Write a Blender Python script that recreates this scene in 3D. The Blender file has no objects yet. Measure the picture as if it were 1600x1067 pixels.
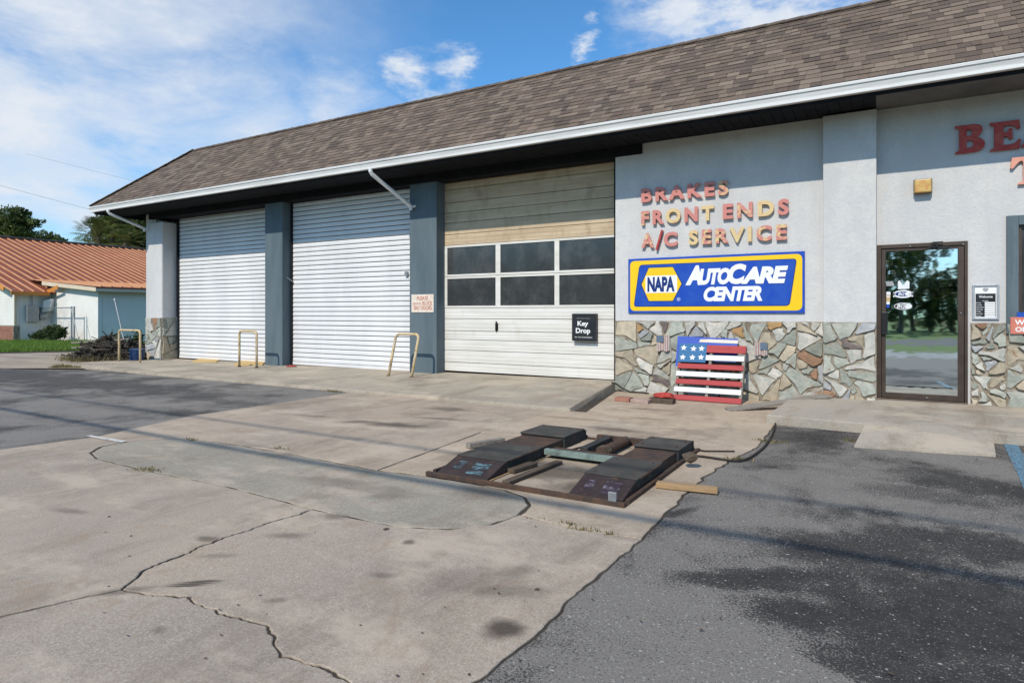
import bpy, bmesh, math, random
from mathutils import Vector, Matrix, noise as mnoise
R = random.Random(7)
S = bpy.context.scene
COL = S.collection
rad = math.radians

# ------------------------------------------------------------------ camera, sky, sun, exposure
YAW = rad(30.5); CY = -10.38; CZ = 1.355; F = 984.0
SN, CS = math.sin(YAW), math.cos(YAW)
cd = bpy.data.cameras.new('camera'); cam = bpy.data.objects.new('camera', cd); COL.objects.link(cam)
cam.location = (0, CY, CZ); cam.rotation_euler = (rad(90), 0, YAW)
cd.sensor_width = 36; cd.lens = F/1600*36; cd.shift_y = -43.5/1600
cd.clip_start = 0.05; cd.clip_end = 2000
S.camera = cam
S.view_settings.view_transform = 'Standard'; S.view_settings.look = 'None'
S.view_settings.exposure = 0.0; S.view_settings.gamma = 1.0; S.view_settings.use_curve_mapping = False
S.cycles.max_bounces = 6; S.cycles.caustics_reflective = False; S.cycles.caustics_refractive = False
S.cycles.use_denoising = True

SUN_AZ, SUN_EL = rad(180+1.0), rad(43.5)          # the sun stands behind the camera, square to the shop front
W = bpy.data.worlds.new('World'); S.world = W; W.use_nodes = True
nt = W.node_tree; nt.nodes.clear()
def wn(t, **k):
    n = nt.nodes.new(t)
    for a, b in k.items(): setattr(n, a, b)
    return n
def wl(a, b): nt.links.new(a, b)
def wmath(op, a, b=None, c=None, clamp=False):
    n = wn('ShaderNodeMath', operation=op); n.use_clamp = clamp
    for i, v in enumerate((a, b, c)):
        if v is None: continue
        if isinstance(v, (int, float)): n.inputs[i].default_value = v
        else: wl(v, n.inputs[i])
    return n.outputs[0]
sky = wn('ShaderNodeTexSky', sky_type='NISHITA'); sky.sun_disc = False
sky.sun_elevation = SUN_EL; sky.sun_rotation = SUN_AZ; sky.air_density = 1.0; sky.dust_density = 0.3; sky.ozone_density = 2.0
tc = wn('ShaderNodeTexCoord')
mp = wn('ShaderNodeMapping'); mp.inputs['Scale'].default_value = (1, 1, 2.4); wl(tc.outputs['Generated'], mp.inputs[0])
n1 = wn('ShaderNodeTexNoise'); n1.inputs['Scale'].default_value = 2.6; n1.inputs['Detail'].default_value = 9; n1.inputs['Roughness'].default_value = .6; n1.inputs['Distortion'].default_value = .5
wl(mp.outputs[0], n1.inputs['Vector'])
n2 = wn('ShaderNodeTexNoise'); n2.inputs['Scale'].default_value = 9; n2.inputs['Detail'].default_value = 8; n2.inputs['Roughness'].default_value = .62
wl(mp.outputs[0], n2.inputs['Vector'])
def pix_dir(px, py):
    v = Vector((CS, SN, 0))*((px-800)/F) + Vector((-SN, CS, 0)) + Vector((0, 0, 1))*((490-py)/F)
    return v.normalized()
wq = wn('ShaderNodeTexNoise'); wq.inputs['Scale'].default_value = 6.5; wq.inputs['Detail'].default_value = 9; wq.inputs['Roughness'].default_value = .68; wl(mp.outputs[0], wq.inputs['Vector'])
wqs = wn('ShaderNodeVectorMath', operation='SUBTRACT'); wl(wq.outputs['Color'], wqs.inputs[0]); wqs.inputs[1].default_value = (.5,.5,.5)
wqm = wn('ShaderNodeVectorMath', operation='SCALE'); wl(wqs.outputs[0], wqm.inputs[0]); wqm.inputs['Scale'].default_value = .17
wqa = wn('ShaderNodeVectorMath', operation='ADD'); wl(tc.outputs['Generated'], wqa.inputs[0]); wl(wqm.outputs[0], wqa.inputs[1])
def cloud_patch(px, py, radius, soft):
    """soft round region of the sky round one direction"""
    d = pix_dir(px, py)
    dp = wn('ShaderNodeVectorMath', operation='DISTANCE'); wl(wqa.outputs[0], dp.inputs[0]); dp.inputs[1].default_value = d
    mr = wn('ShaderNodeMapRange', interpolation_type='SMOOTHSTEP'); wl(dp.outputs['Value'], mr.inputs[0])
    mr.inputs[1].default_value = radius-soft; mr.inputs[2].default_value = radius+soft
    mr.inputs[3].default_value = 1; mr.inputs[4].default_value = 0
    return mr.outputs[0]
def ssum(lst):
    o = lst[0]
    for x in lst[1:]: o = wmath('MAXIMUM', o, x)
    return o
def ramp01(v, lo, hi):
    mr = wn('ShaderNodeMapRange', interpolation_type='SMOOTHSTEP'); wl(v, mr.inputs[0])
    mr.inputs[1].default_value = lo; mr.inputs[2].default_value = hi
    return mr.outputs[0]
veil_zone = ssum([cloud_patch(90, 160, .24, .16), cloud_patch(-250, 60, .45, .22), cloud_patch(290, 130, .10, .10), cloud_patch(400, 180, .07, .07),
                  cloud_patch(60, 310, .16, .10), cloud_patch(520, 180, .06, .06), cloud_patch(250, 60, .10, .09)])
veil = wmath('MULTIPLY', veil_zone, wmath('ADD', wmath('MULTIPLY', ramp01(n1.outputs[0], .28, .56), .70), wmath('MULTIPLY', ramp01(n2.outputs[0], .35, .7), .30)), clamp=True)
puff_zone = ssum([cloud_patch(1120, 35, .10, .06), cloud_patch(1250, 10, .07, .05), cloud_patch(1030, 20, .05, .05), cloud_patch(897, 82, .012, .014), cloud_patch(655, 115, .036, .024), cloud_patch(705, 104, .03, .016),
                  cloud_patch(712, 135, .01, .014), cloud_patch(908, 20, .006, .012)])
puff = wmath('MULTIPLY', puff_zone, ramp01(n2.outputs[0], .32, .60), clamp=True)
puff = wmath('MULTIPLY', puff, .97)
# beyond the frame the sky goes on with the same thin broken cloud
d_away = wn('ShaderNodeVectorMath', operation='DISTANCE'); wl(tc.outputs['Generated'], d_away.inputs[0]); d_away.inputs[1].default_value = pix_dir(800, 250)
away = ramp01(d_away.outputs['Value'], .95, 1.3)
gen = wmath('MULTIPLY', wmath('MULTIPLY', away, ramp01(n1.outputs[0], .45, .66)), .6)
cl = wmath('MAXIMUM', wmath('MAXIMUM', veil, puff), gen, clamp=True)
mx = wn('ShaderNodeMix', data_type='RGBA'); wl(cl, mx.inputs['Factor'])
gm = wn('ShaderNodeMix', data_type='RGBA', blend_type='MULTIPLY'); gm.inputs['Factor'].default_value = 1.0
wl(sky.outputs[0], gm.inputs['A']); gm.inputs['B'].default_value = (.80, 1.48, 1.88, 1)
wl(gm.outputs['Result'], mx.inputs['A']); mx.inputs['B'].default_value = (8.0, 8.5, 9.2, 1)
bg = wn('ShaderNodeBackground'); bg.inputs['Strength'].default_value = .098; wl(mx.outputs['Result'], bg.inputs['Color'])
wo = wn('ShaderNodeOutputWorld'); wl(bg.outputs[0], wo.inputs[0])

sd = bpy.data.lights.new('sun', 'SUN'); sun = bpy.data.objects.new('sun', sd); COL.objects.link(sun)
sd.energy = 4.0; sd.angle = rad(.53); sd.color = (1, .925, .81)
tosun = Vector((math.sin(SUN_AZ)*math.cos(SUN_EL), math.cos(SUN_AZ)*math.cos(SUN_EL), math.sin(SUN_EL)))
sun.rotation_euler = tosun.to_track_quat('Z', 'Y').to_euler(); sun.location = (0, -20, 30)

# ------------------------------------------------------------------ measuring helpers (photograph pixel -> place)
def g(px, py, z=0.0):
    """point on the horizontal plane z seen at this pixel of the photograph"""
    d = F*(CZ-z)/(py-490); l = (px-800)/F*d
    return Vector((-SN*d+CS*l, CY+CS*d+SN*l, z))
def yx(px, y):
    """X on the upright plane Y=y"""
    t = (px-800)/F
    return (y-CY)*(-SN+CS*t)/(CS+SN*t)
def yz(px, py, y):
    t = (px-800)/F; d = (y-CY)/(CS+SN*t)
    return CZ+(490-py)/F*d
def to_pix(p):
    v = Vector(p)-Vector((0, CY, CZ)); d = -SN*v.x+CS*v.y; l = CS*v.x+SN*v.y
    if d < .1: return (-9999, -9999, d)
    return (800+F*l/d, 490-F*v.z/d, d)

# ------------------------------------------------------------------ mesh helpers
BASE = {}
class MB:
    def __init__(s): s.v = []; s.f = []; s.a = []; s.sh = None
    def add(s, vs, fs, a=None):
        n = len(s.v); s.v += [Vector(p) for p in vs]; s.f += [tuple(i+n for i in f) for f in fs]
        s.a += [a]*len(fs); return s
    def box(s, x0, x1, y0, y1, z0, z1, a=None):
        return s.add([(x0,y0,z0),(x1,y0,z0),(x1,y1,z0),(x0,y1,z0),(x0,y0,z1),(x1,y0,z1),(x1,y1,z1),(x0,y1,z1)],
              [(0,3,2,1),(4,5,6,7),(0,1,5,4),(1,2,6,5),(2,3,7,6),(3,0,4,7)], a)
    def obox(s, c, ax, ay, az, a=None):
        """box round c with half axes ax, ay, az (vectors)"""
        c, ax, ay, az = map(Vector, (c, ax, ay, az))
        P = [c+ax*i+ay*j+az*k for k in (-1,1) for i, j in ((-1,-1),(1,-1),(1,1),(-1,1))]
        return s.add(P, [(0,3,2,1),(4,5,6,7),(0,1,5,4),(1,2,6,5),(2,3,7,6),(3,0,4,7)], a)
    def bar(s, p, q, w, h, up=(0,0,1), a=None):
        p, q = Vector(p), Vector(q); d = q-p; sd_ = d.cross(Vector(up)).normalized(); u = sd_.cross(d).normalized()
        return s.obox((p+q)/2, d/2, sd_*w/2, u*h/2, a)
    def tube(s, pts, r, n=8, cap=True, a=None):
        pts = [Vector(p) for p in pts]; rs = r if isinstance(r, (list, tuple)) else [r]*len(pts)
        n0 = len(s.v); up = None
        for i, p in enumerate(pts):
            d = (pts[min(i+1, len(pts)-1)]-pts[max(i-1, 0)]).normalized()
            if up is None:
                up = d.orthogonal().normalized()
            up = (up-d*up.dot(d)).normalized(); w = d.cross(up)
            for k in range(n):
                an = 2*math.pi*k/n; s.v.append(p+(up*math.cos(an)+w*math.sin(an))*rs[i])
        for i in range(len(pts)-1):
            for k in range(n):
                k2 = (k+1) % n
                s.f.append((n0+i*n+k, n0+i*n+k2, n0+(i+1)*n+k2, n0+(i+1)*n+k)); s.a.append(a)
        if cap:
            s.f.append(tuple(n0+k for k in range(n))[::-1]); s.a.append(a)
            s.f.append(tuple(n0+(len(pts)-1)*n+k for k in range(n))); s.a.append(a)
        return s
    def prism(s, poly, f0, f1, a=None):
        """poly: 2D points; f0/f1 turn a 2D point into 3D on the bottom / top face"""
        n = len(poly); vs = [f0(*p) for p in poly]+[f1(*p) for p in poly]
        fs = [tuple(range(n))[::-1], tuple(range(n, 2*n))]+[(i, (i+1) % n, n+(i+1) % n, n+i) for i in range(n)]
        return s.add(vs, fs, a)
    def mesh(s, name, mat, off=Vector((0,0,0)), smooth=False):
        me = bpy.data.meshes.new(name)
        me.from_pydata([tuple(p-off) for p in s.v], [], s.f)
        if any(x is not None for x in s.a):
            at = me.attributes.new('tint', 'FLOAT_COLOR', 'FACE')
            for i, x in enumerate(s.a):
                x = x if x is not None else (1,1,1)
                if isinstance(x, (int, float)): x = (x, x, x)
                at.data[i].color = (x[0], x[1], x[2], 1)
        bm = bmesh.new(); bm.from_mesh(me); bmesh.ops.recalc_face_normals(bm, faces=bm.faces); bm.to_mesh(me); bm.free()
        if smooth:
            for p in me.polygons: p.use_smooth = True
        if mat: me.materials.append(mat)
        me.update(); return me
    def build(s, name, mat, parent=None, bevel=0, smooth=False, seg=2):
        off = BASE.get(parent.name, Vector((0,0,0))) if parent else Vector((0,0,0))
        o = bpy.data.objects.new(name, s.mesh(name, mat, off, smooth)); COL.objects.link(o)
        if parent: o.parent = parent
        BASE[o.name] = off
        if bevel:
            m = o.modifiers.new('bevel', 'BEVEL'); m.width = bevel; m.segments = seg; m.limit_method = 'ANGLE'; m.angle_limit = rad(40)
            m.harden_normals = False
        return o
def empty(name, loc=(0,0,0), parent=None):
    o = bpy.data.objects.new(name, None); COL.objects.link(o); o.location = loc; o.empty_display_size = .2
    BASE[o.name] = Vector(loc)
    if parent:
        o.parent = parent; o.location = Vector(loc)-BASE[parent.name]
    return o
def tag(o, label=None, cat=None, group=None, kind=None):
    for k, v in (('label', label), ('category', cat), ('group', group), ('kind', kind)):
        if v: o[k] = v
    return o
def link_copy(name, me, parent, loc, rot=None):
    """an object sharing the mesh me, at a world place loc under parent"""
    o = bpy.data.objects.new(name, me); COL.objects.link(o); o.parent = parent
    o.location = Vector(loc)-BASE[parent.name]
    if rot: o.rotation_euler = rot
    return o
def wall_text(s_, x0, x1, z0, z1, y, depth, mat, parent, name='lettering', bold=0.0, shear=0.0, split=False, spacing=1.0, mats=None, step=0):
    """raised or flat letters on an upright face looking towards -Y, fitted to the rectangle x0..x1, z0..z1"""
    cu = bpy.data.curves.new(name, 'FONT'); cu.body = s_; cu.size = 1; cu.offset = bold; cu.shear = shear; cu.space_character = spacing
    cu.extrude = .02; cu.resolution_u = 4
    o = bpy.data.objects.new('letter_source', cu); COL.objects.link(o)
    dg = bpy.context.evaluated_depsgraph_get(); me = bpy.data.meshes.new_from_object(o.evaluated_get(dg))
    bpy.data.objects.remove(o); bpy.data.curves.remove(cu)
    vs = [v.co.copy() for v in me.vertices]; fs = [tuple(p.vertices) for p in me.polygons]; bpy.data.meshes.remove(me)
    ax, bx = min(v.x for v in vs), max(v.x for v in vs); ay, by = min(v.y for v in vs), max(v.y for v in vs)
    az, bz = min(v.z for v in vs), max(v.z for v in vs)
    P = [Vector((x0+(v.x-ax)/(bx-ax)*(x1-x0), y-(v.z-az)/(bz-az)*depth, z0+(v.y-ay)/(by-ay)*(z1-z0))) for v in vs]
    if not split:
        m = MB(); m.add(P, fs); return m.build(name, mat, parent)
    # one object per letter
    keyof = {}; rep = []
    for i, p in enumerate(P):
        k = (round(p.x, 5), round(p.z, 5)); rep.append(keyof.setdefault(k, i))
    par = list(range(len(P)))
    def find(i):
        while par[i] != i: par[i] = par[par[i]]; i = par[i]
        return i
    for i in range(len(P)): par[find(i)] = find(rep[i])
    for f in fs:
        for j in f[1:]: par[find(j)] = find(f[0])
    isl = {}
    for f in fs: isl.setdefault(find(f[0]), []).append(f)
    items = sorted(isl.values(), key=lambda L: min(P[i].x for f in L for i in f))
    out = []
    for k, L in enumerate(items):
        if step: 
            for i in {i for f in L for i in f}: P[i].y -= k*step
        idx = sorted({i for f in L for i in f}); mp_ = {i: n for n, i in enumerate(idx)}
        m = MB(); m.add([P[i] for i in idx], [tuple(mp_[i] for i in f) for f in L])
        out.append(m.build(name, mats[k % len(mats)] if mats else mat, parent))
    return out

# ------------------------------------------------------------------ materials
class NT:
    """small helper to write node materials"""
    def __init__(s, name):
        s.m = bpy.data.materials.new(name); s.m.use_nodes = True; s.t = s.m.node_tree
        s.b = s.t.nodes['Principled BSDF']; s.pos = s.n('ShaderNodeNewGeometry').outputs['Position']
    def n(s, t, **k):
        n = s.t.nodes.new(t)
        for a, b in k.items(): setattr(n, a, b)
        return n
    def put(s, sock, v):
        if isinstance(v, (int, float)): sock.default_value = v
        elif isinstance(v, (tuple, list)): sock.default_value = tuple(v) if len(v) == len(sock.default_value) else tuple(v)+(1,)
        else: s.t.links.new(v, sock)
    def math(s, op, a, b=0, clamp=False):
        n = s.n('ShaderNodeMath', operation=op); n.use_clamp = clamp; s.put(n.inputs[0], a); s.put(n.inputs[1], b); return n.outputs[0]
    def scaled(s, sc, vec=None):
        n = s.n('ShaderNodeVectorMath', operation='MULTIPLY'); s.put(n.inputs[0], vec or s.pos)
        s.put(n.inputs[1], sc if isinstance(sc, (tuple, list)) else (sc, sc, sc)); return n.outputs[0]
    def noise(s, sc, detail=4, rough=.55, dist=0, vec=None):
        n = s.n('ShaderNodeTexNoise'); s.put(n.inputs['Vector'], s.scaled(sc, vec)); n.inputs['Scale'].default_value = 1
        n.inputs['Detail'].default_value = detail; n.inputs['Roughness'].default_value = rough; n.inputs['Distortion'].default_value = dist
        return n.outputs['Fac']
    def voro(s, sc, out='Distance'):
        n = s.n('ShaderNodeTexVoronoi'); s.put(n.inputs['Vector'], s.scaled(sc)); n.inputs['Scale'].default_value = 1; return n.outputs[out]
    def ramp(s, v, lo, hi, a=0, b=1):
        n = s.n('ShaderNodeMapRange', interpolation_type='SMOOTHSTEP'); s.put(n.inputs[0], v)
        for i, x in ((1, lo), (2, hi), (3, a), (4, b)): s.put(n.inputs[i], x)
        return n.outputs[0]
    def mix(s, f, a, b, mode='MIX'):
        n = s.n('ShaderNodeMix', data_type='RGBA', blend_type=mode); s.put(n.inputs['Factor'], f); s.put(n.inputs['A'], a); s.put(n.inputs['B'], b)
        return n.outputs['Result']
    def attr(s, name='tint'):
        return s.n('ShaderNodeAttribute', attribute_name=name).outputs['Color']
    def bump(s, h, strength=.3, dist=.01):
        n = s.n('ShaderNodeBump'); s.put(n.inputs['Height'], h); n.inputs['Strength'].default_value = strength; n.inputs['Distance'].default_value = dist
        s.put(s.b.inputs['Normal'], n.outputs[0]); return s
    def blobs(s, lst, warp=.25, wscale=3.0):
        """spilled or worn patches: (centre, half length, half width, angle, strength)"""
        wv = s.n('ShaderNodeTexNoise'); s.put(wv.inputs['Vector'], s.scaled(wscale)); wv.inputs['Scale'].default_value = 1; wv.inputs['Detail'].default_value = 5; wv.inputs['Roughness'].default_value = .65
        sub = s.n('ShaderNodeVectorMath', operation='SUBTRACT'); s.put(sub.inputs[0], wv.outputs['Color']); sub.inputs[1].default_value = (.5,.5,.5)
        out = None
        for c, a, b, an, st in lst:
            sc = s.n('ShaderNodeVectorMath', operation='SCALE'); s.put(sc.inputs[0], sub.outputs[0]); sc.inputs['Scale'].default_value = warp*min(a, b)*4
            ad = s.n('ShaderNodeVectorMath', operation='ADD'); s.put(ad.inputs[0], s.pos); s.put(ad.inputs[1], sc.outputs[0])
            mp = s.n('ShaderNodeMapping', vector_type='TEXTURE'); s.put(mp.inputs[0], ad.outputs[0])
            mp.inputs['Location'].default_value = (c[0], c[1], 0); mp.inputs['Rotation'].default_value = (0,0,an); mp.inputs['Scale'].default_value = (a, b, 1000)
            ln = s.n('ShaderNodeVectorMath', operation='LENGTH'); s.put(ln.inputs[0], mp.outputs[0])
            v = s.ramp(ln.outputs['Value'], 1.15, .25, 0, st)
            out = v if out is None else s.math('MAXIMUM', out, v)
        return out
    def done(s, color, rough=.8, metal=0, spec=.3):
        s.put(s.b.inputs['Base Color'], color); s.put(s.b.inputs['Roughness'], rough); s.put(s.b.inputs['Metallic'], metal)
        s.put(s.b.inputs['Specular IOR Level'], spec); return s.m
def mat(name, c1, c2=None, sc=3, rough=.8, metal=0, spec=.3, bump=0, bsc=60, bdist=.005, detail=5, lo=.35, hi=.65, grain=0):
    k = NT(name); col = c1
    if c2: col = k.mix(k.ramp(k.noise(sc, detail), lo, hi), c1, c2)
    if grain:
        gn = k.ramp(k.noise(bsc*1.7, 3, .7), .2, .8, 1-grain, 1+grain)
        cc = k.n('ShaderNodeCombineXYZ'); [k.put(cc.inputs[i], gn) for i in range(3)]
        col = k.mix(1.0, col, cc.outputs[0], 'MULTIPLY')
    if bump: k.bump(k.noise(bsc, 4, .6), bump, bdist)
    return k.done(col, rough, metal, spec)
M = {}
# stucco: nearly white, vertical rain streaks, trowel relief
k = NT('white_stucco')
c = k.mix(k.ramp(k.noise((1.2,1.2,.35), 6, .65), .35, .7), (.61,.60,.58), (.515,.51,.495))
c = k.mix(k.ramp(k.noise((7,7,.6), 5, .6), .56, .75, 0, .4), c, (.47,.47,.46))
c = k.mix(k.ramp(k.noise(4.5, 6, .74), .42, .60, 0, .55), c, (.52,.52,.53)); c = k.mix(k.ramp(k.noise(28, 5, .75), .46, .66, 0, .45), c, (.47,.47,.47))
k.bump(k.math('ADD', k.noise(22, 5, .65), k.math('MULTIPLY', k.noise(110, 3, .6), .5)), .55, .012); M['stucco'] = k.done(c, .9, 0, .2)
k = NT('grey_soffit_stucco')
c = k.mix(k.ramp(k.noise((2,2,1), 6, .65), .35, .7), (.15,.14,.13), (.10,.095,.09)); k.bump(k.noise(40, 5, .65), .4, .01); M['soffit_grey'] = k.done(c, .9, 0, .2)
# blue-grey painted block piers
k = NT('blue_grey_paint')
c = k.mix(k.ramp(k.noise((2.5,2.5,.5), 6, .65), .35, .68), (.115,.152,.172), (.085,.118,.138))
c = k.mix(k.ramp(k.noise((16,16,1.2), 5, .6), .58, .78, 0, .5), c, (.2,.235,.26))
k.bump(k.noise((55,55,9), 5, .65), .35, .008); M['blue'] = k.done(c, .7, 0, .3)
M['navy'] = mat('dark_navy_board', (.011,.012,.015), (.016,.017,.02), 4, .9, 0, .15, bump=.2, bsc=(90,4,90))
M['white_metal'] = mat('white_painted_metal', (.78,.78,.76), (.68,.68,.66), 2.5, .4, 0, .5, bump=.05, bsc=6)
k = NT('white_gutter_metal')
c = k.mix(k.ramp(k.noise((.8,3,14), 6, .65), .45, .72, 0, .8), (.70,.69,.67), (.5,.49,.46)); k.bump(k.noise((.7,5,5), 3), .08, .02); M['gutter'] = k.done(c, .42, 0, .5)
k = NT('white_shutter_paint')
c = k.mix(k.ramp(k.noise((1.3,1.3,.4), 6, .65), .35, .7), (.72,.715,.71), (.64,.64,.64))
c = k.mix(k.ramp(k.noise((9,9,.8), 5), .6, .8, 0, .4), c, (.6,.6,.58)); k.bump(k.noise((.6,2,30), 3), .06, .01); M['slat'] = k.done(c, .45, 0, .4)
k = NT('aged_white_door_paint')
c = k.mix(k.ramp(k.noise((.9,.9,7), 6, .6), .3, .7), (.72,.70,.655), (.61,.59,.53))
c = k.mix(k.ramp(k.noise((3,3,1.2), 6, .7), .56, .75, 0, .55), c, (.52,.48,.40)); k.bump(k.noise((3,3,90), 3), .12, .004); M['door_white'] = k.done(c, .55, 0, .35)
k = NT('yellowed_door_paint')
c = k.mix(k.ramp(k.noise((.9,.9,9), 6, .65), .3, .7), (.58,.46,.31), (.46,.35,.23))
c = k.mix(k.ramp(k.noise((4,4,2.0), 6, .7), .46, .72, 0, .5), c, (.28,.205,.13)); k.bump(k.noise((3,3,120), 3), .15, .004); M['door_old'] = k.done(c, .6, 0, .3)
# dark workshop glass with dust
k = NT('dusty_dark_glass')
c = k.mix(k.ramp(k.noise((2.5,2.5,2.0), 6, .7), .4, .75, 0, .6), (.038,.041,.042), (.11,.112,.11)); k.bump(k.noise(1.6, 2), .04, .05); M['dark_glass'] = k.done(c, .1, 0, .35)
# mirror film on the entrance glass
k = NT('reflective_glass'); k.bump(k.noise((2.2,2.2,5), 2), .007, .1); M['film_glass'] = k.done((.74,.82,.84), .025, 1, .5)
M['bronze'] = mat('bronze_aluminium', (.095,.068,.052), (.07,.05,.04), 5, .45, .55, .5, bump=.06)
M['black_plastic'] = mat('black_plastic', (.012,.012,.013), (.02,.02,.02), 8, .45)
M['blackbox'] = mat('black_sign_box', (.018,.02,.024), (.026,.028,.032), 5, .4)
M['white_print'] = mat('white_print', (.78,.78,.77), None)
M['white_vinyl'] = mat('white_vinyl', (.75,.76,.77), (.68,.69,.7), 20, .5)
M['grey_print'] = mat('grey_print', (.33,.33,.34), None)
# stone
k = NT('cleft_stone')
t = k.attr()
c = k.mix(1.0, t, k.mix(k.ramp(k.noise(9, 7, .68), .3, .7), (.85,.88,.85), (1.3,1.25,1.2)), 'MULTIPLY')
c = k.mix(k.ramp(k.noise(6.5, 7, .72, .8), .60, .70, 0, .8), c, (.26,.125,.05)); c = k.mix(k.ramp(k.noise((11,11,5), 6, .7, .5), .60, .72, 0, .5), c, (.50,.40,.27))
c = k.mix(k.ramp(k.noise(38, 4, .7), .6, .8, 0, .4), c, (.42,.42,.4))
k.bump(k.math('ADD', k.noise(14, 7, .68), k.math('MULTIPLY', k.noise(90, 3, .6), .25)), .9, .02); M['stone'] = k.done(c, .78, 0, .3)
M['mortar'] = mat('mortar', (.36,.31,.245), (.19,.155,.115), 9, .95, bump=.7, bsc=45, bdist=.012, grain=.15)
# shingles
k = NT('asphalt_shingle')
c = k.mix(1.0, k.attr(), k.mix(k.noise((1.6,.5,.5), 6, .68), (.62,.62,.64), (1.38,1.33,1.26)), 'MULTIPLY')
c = k.mix(k.ramp(k.noise(130, 3, .8), .50, .68, 0, .5), c, (.27,.225,.19)); c = k.mix(k.ramp(k.noise(60, 3, .8), .50, .34, 0, .4), c, (.06,.048,.042))
k.bump(k.noise(260, 2, .7), .5, .004); M['shingle'] = k.done(c, .95, 0, .15)
M['felt'] = mat('roof_underlay', (.03,.026,.023), (.04,.035,.03), 4, .95)
# wood
def wood(name, a, b, sc=(2,40,40), rough=.85, bump=.4):
    k = NT(name); c = k.mix(k.ramp(k.noise(sc, 6, .65, .3), .3, .7), a, b); c = k.mix(k.ramp(k.noise(5, 5, .7), .55, .75, 0, .5), c, tuple(x*.55 for x in b))
    k.bump(k.noise(sc, 5, .65), bump, .006); return k.done(c, rough, 0, .2)
M['wood_tan'] = wood('raw_timber', (.42,.28,.15), (.30,.19,.10))
M['wood_yellow'] = wood('yellow_timber', (.62,.44,.2), (.5,.34,.14))
M['wood_grey'] = wood('weathered_timber', (.30,.27,.23), (.18,.155,.13))
M['wood_dark'] = wood('oily_timber', (.12,.09,.065), (.07,.052,.038), (40,2,40))
M['pal_red'] = wood('red_painted_board', (.42,.07,.068), (.34,.055,.056), (3,50,60), .7)
M['pal_white'] = wood('white_painted_board', (.76,.76,.74), (.66,.66,.64), (3,50,60), .7)
M['pal_blue'] = wood('blue_painted_board', (.05,.16,.32), (.045,.135,.27), (3,50,60), .7)
# steel
def steel(name, a, b, rust=.45, rough=.55, metal=.3):
    k = NT(name); c = k.mix(k.ramp(k.noise(6, 6, .65), .35, .65), a, b)
    c = k.mix(k.ramp(k.noise(9, 7, .72, .5), .66-.25*rust, .8-.2*rust, 0, .85), c, (.115,.058,.032)); c = k.mix(k.ramp(k.noise(3, 5, .7), .5, .7, 0, .5), c, (.03,.026,.024))
    k.bump(k.noise(34, 5, .7), .3, .006); return k.done(c, rough, metal, .4)
M['lift_top'] = steel('dark_scuffed_steel', (.044,.041,.035), (.075,.07,.06), .45, .95, 0)
M['lift_ramp'] = steel('purple_black_steel', (.030,.019,.018), (.045,.03,.027), .5, .8, 0)
M['lift_rust'] = steel('rusty_steel', (.075,.046,.032), (.05,.035,.028), .8, .85, .05)
M['lift_side'] = steel('blue_black_steel', (.017,.022,.023), (.03,.036,.036), .6, .8, 0)
M['lift_teal'] = steel('pale_teal_paint', (.21,.27,.235), (.16,.21,.185), .25, .6, 0)
k = NT('worn_blue_paint'); c = k.mix(k.ramp(k.noise((8,30,8), 5, .7), .47, .62), (.034,.024,.024), (.12,.22,.25)); M['worn_blue'] = k.done(c, .6, 0, .3)
k = NT('worn_grey_paint'); c = k.mix(k.ramp(k.noise((8,30,8), 5, .7), .5, .68), (.04,.028,.034), (.25,.22,.27)); M['worn_grey'] = k.done(c, .6, 0, .3)
k = NT('rusty_yellow_pipe')
c = k.mix(k.ramp(k.noise(7, 6, .65), .35, .65), (.58,.44,.22), (.52,.43,.30)); c = k.mix(k.ramp(k.noise((16,16,9), 6, .7), .53, .66, 0, .9), c, (.19,.085,.04)); k.bump(k.noise(50, 4), .3, .004); M['hoop'] = k.done(c, .65, 0, .35)
# letters
def letter(name, bias):
    k = NT(name); c = k.mix(k.ramp(k.noise(13, 6, .7, .4), bias-.06, bias+.06), (.66,.50,.26), (.56,.225,.195))
    c = k.mix(k.ramp(k.noise(40, 4, .7), .58, .75, 0, .5), c, (.62,.38,.30)); k.bump(k.noise(60, 4), .2, .004); return k.done(c, .75, 0, .25)
M['let_red'] = letter('peeling_red_letter', .30); M['let_mix'] = letter('peeling_letter', .47); M['let_yel'] = letter('peeled_yellow_letter', .60)
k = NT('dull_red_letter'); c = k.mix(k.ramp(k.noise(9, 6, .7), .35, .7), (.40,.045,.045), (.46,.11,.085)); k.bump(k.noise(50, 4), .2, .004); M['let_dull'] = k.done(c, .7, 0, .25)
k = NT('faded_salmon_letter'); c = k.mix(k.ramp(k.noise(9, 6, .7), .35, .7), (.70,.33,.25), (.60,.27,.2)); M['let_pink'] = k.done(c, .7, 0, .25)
M['sign_blue'] = mat('sign_blue', (.004,.055,.40), (.012,.075,.40), 5, .45, 0, .4)
M['sign_navy'] = mat('sign_navy', (.006,.028,.16), None, 1, .4, 0, .4)
M['sign_yellow'] = mat('sign_yellow', (.86,.55,.006), (.83,.53,.01), 3, .4, 0, .4)
M['sign_white'] = mat('sign_white', (.8,.8,.81), None, 1, .4, 0, .4)
k = NT('foxed_white_sign'); c = k.mix(k.ramp(k.noise(14, 5, .7), .4, .7), (.72,.66,.58), (.66,.48,.36)); M['old_sign'] = k.done(c, .6, 0, .3)
M['red_print'] = mat('faded_red_print', (.42,.09,.05), (.5,.2,.13), 30, .7)
M['silver'] = mat('brushed_aluminium', (.42,.44,.46), (.36,.38,.4), 9, .45, .5, .5)
M['pink_sign'] = mat('faded_red_sign', (.60,.20,.145), (.52,.17,.12), 7, .6)
M['amber'] = mat('yellowed_lamp_lens', (.58,.40,.12), (.52,.24,.07), 12, .35, 0, .5)
M['rag'] = mat('red_cloth', (.34,.03,.03), (.45,.08,.06), 30, .95, bump=.6, bsc=60)
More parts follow.
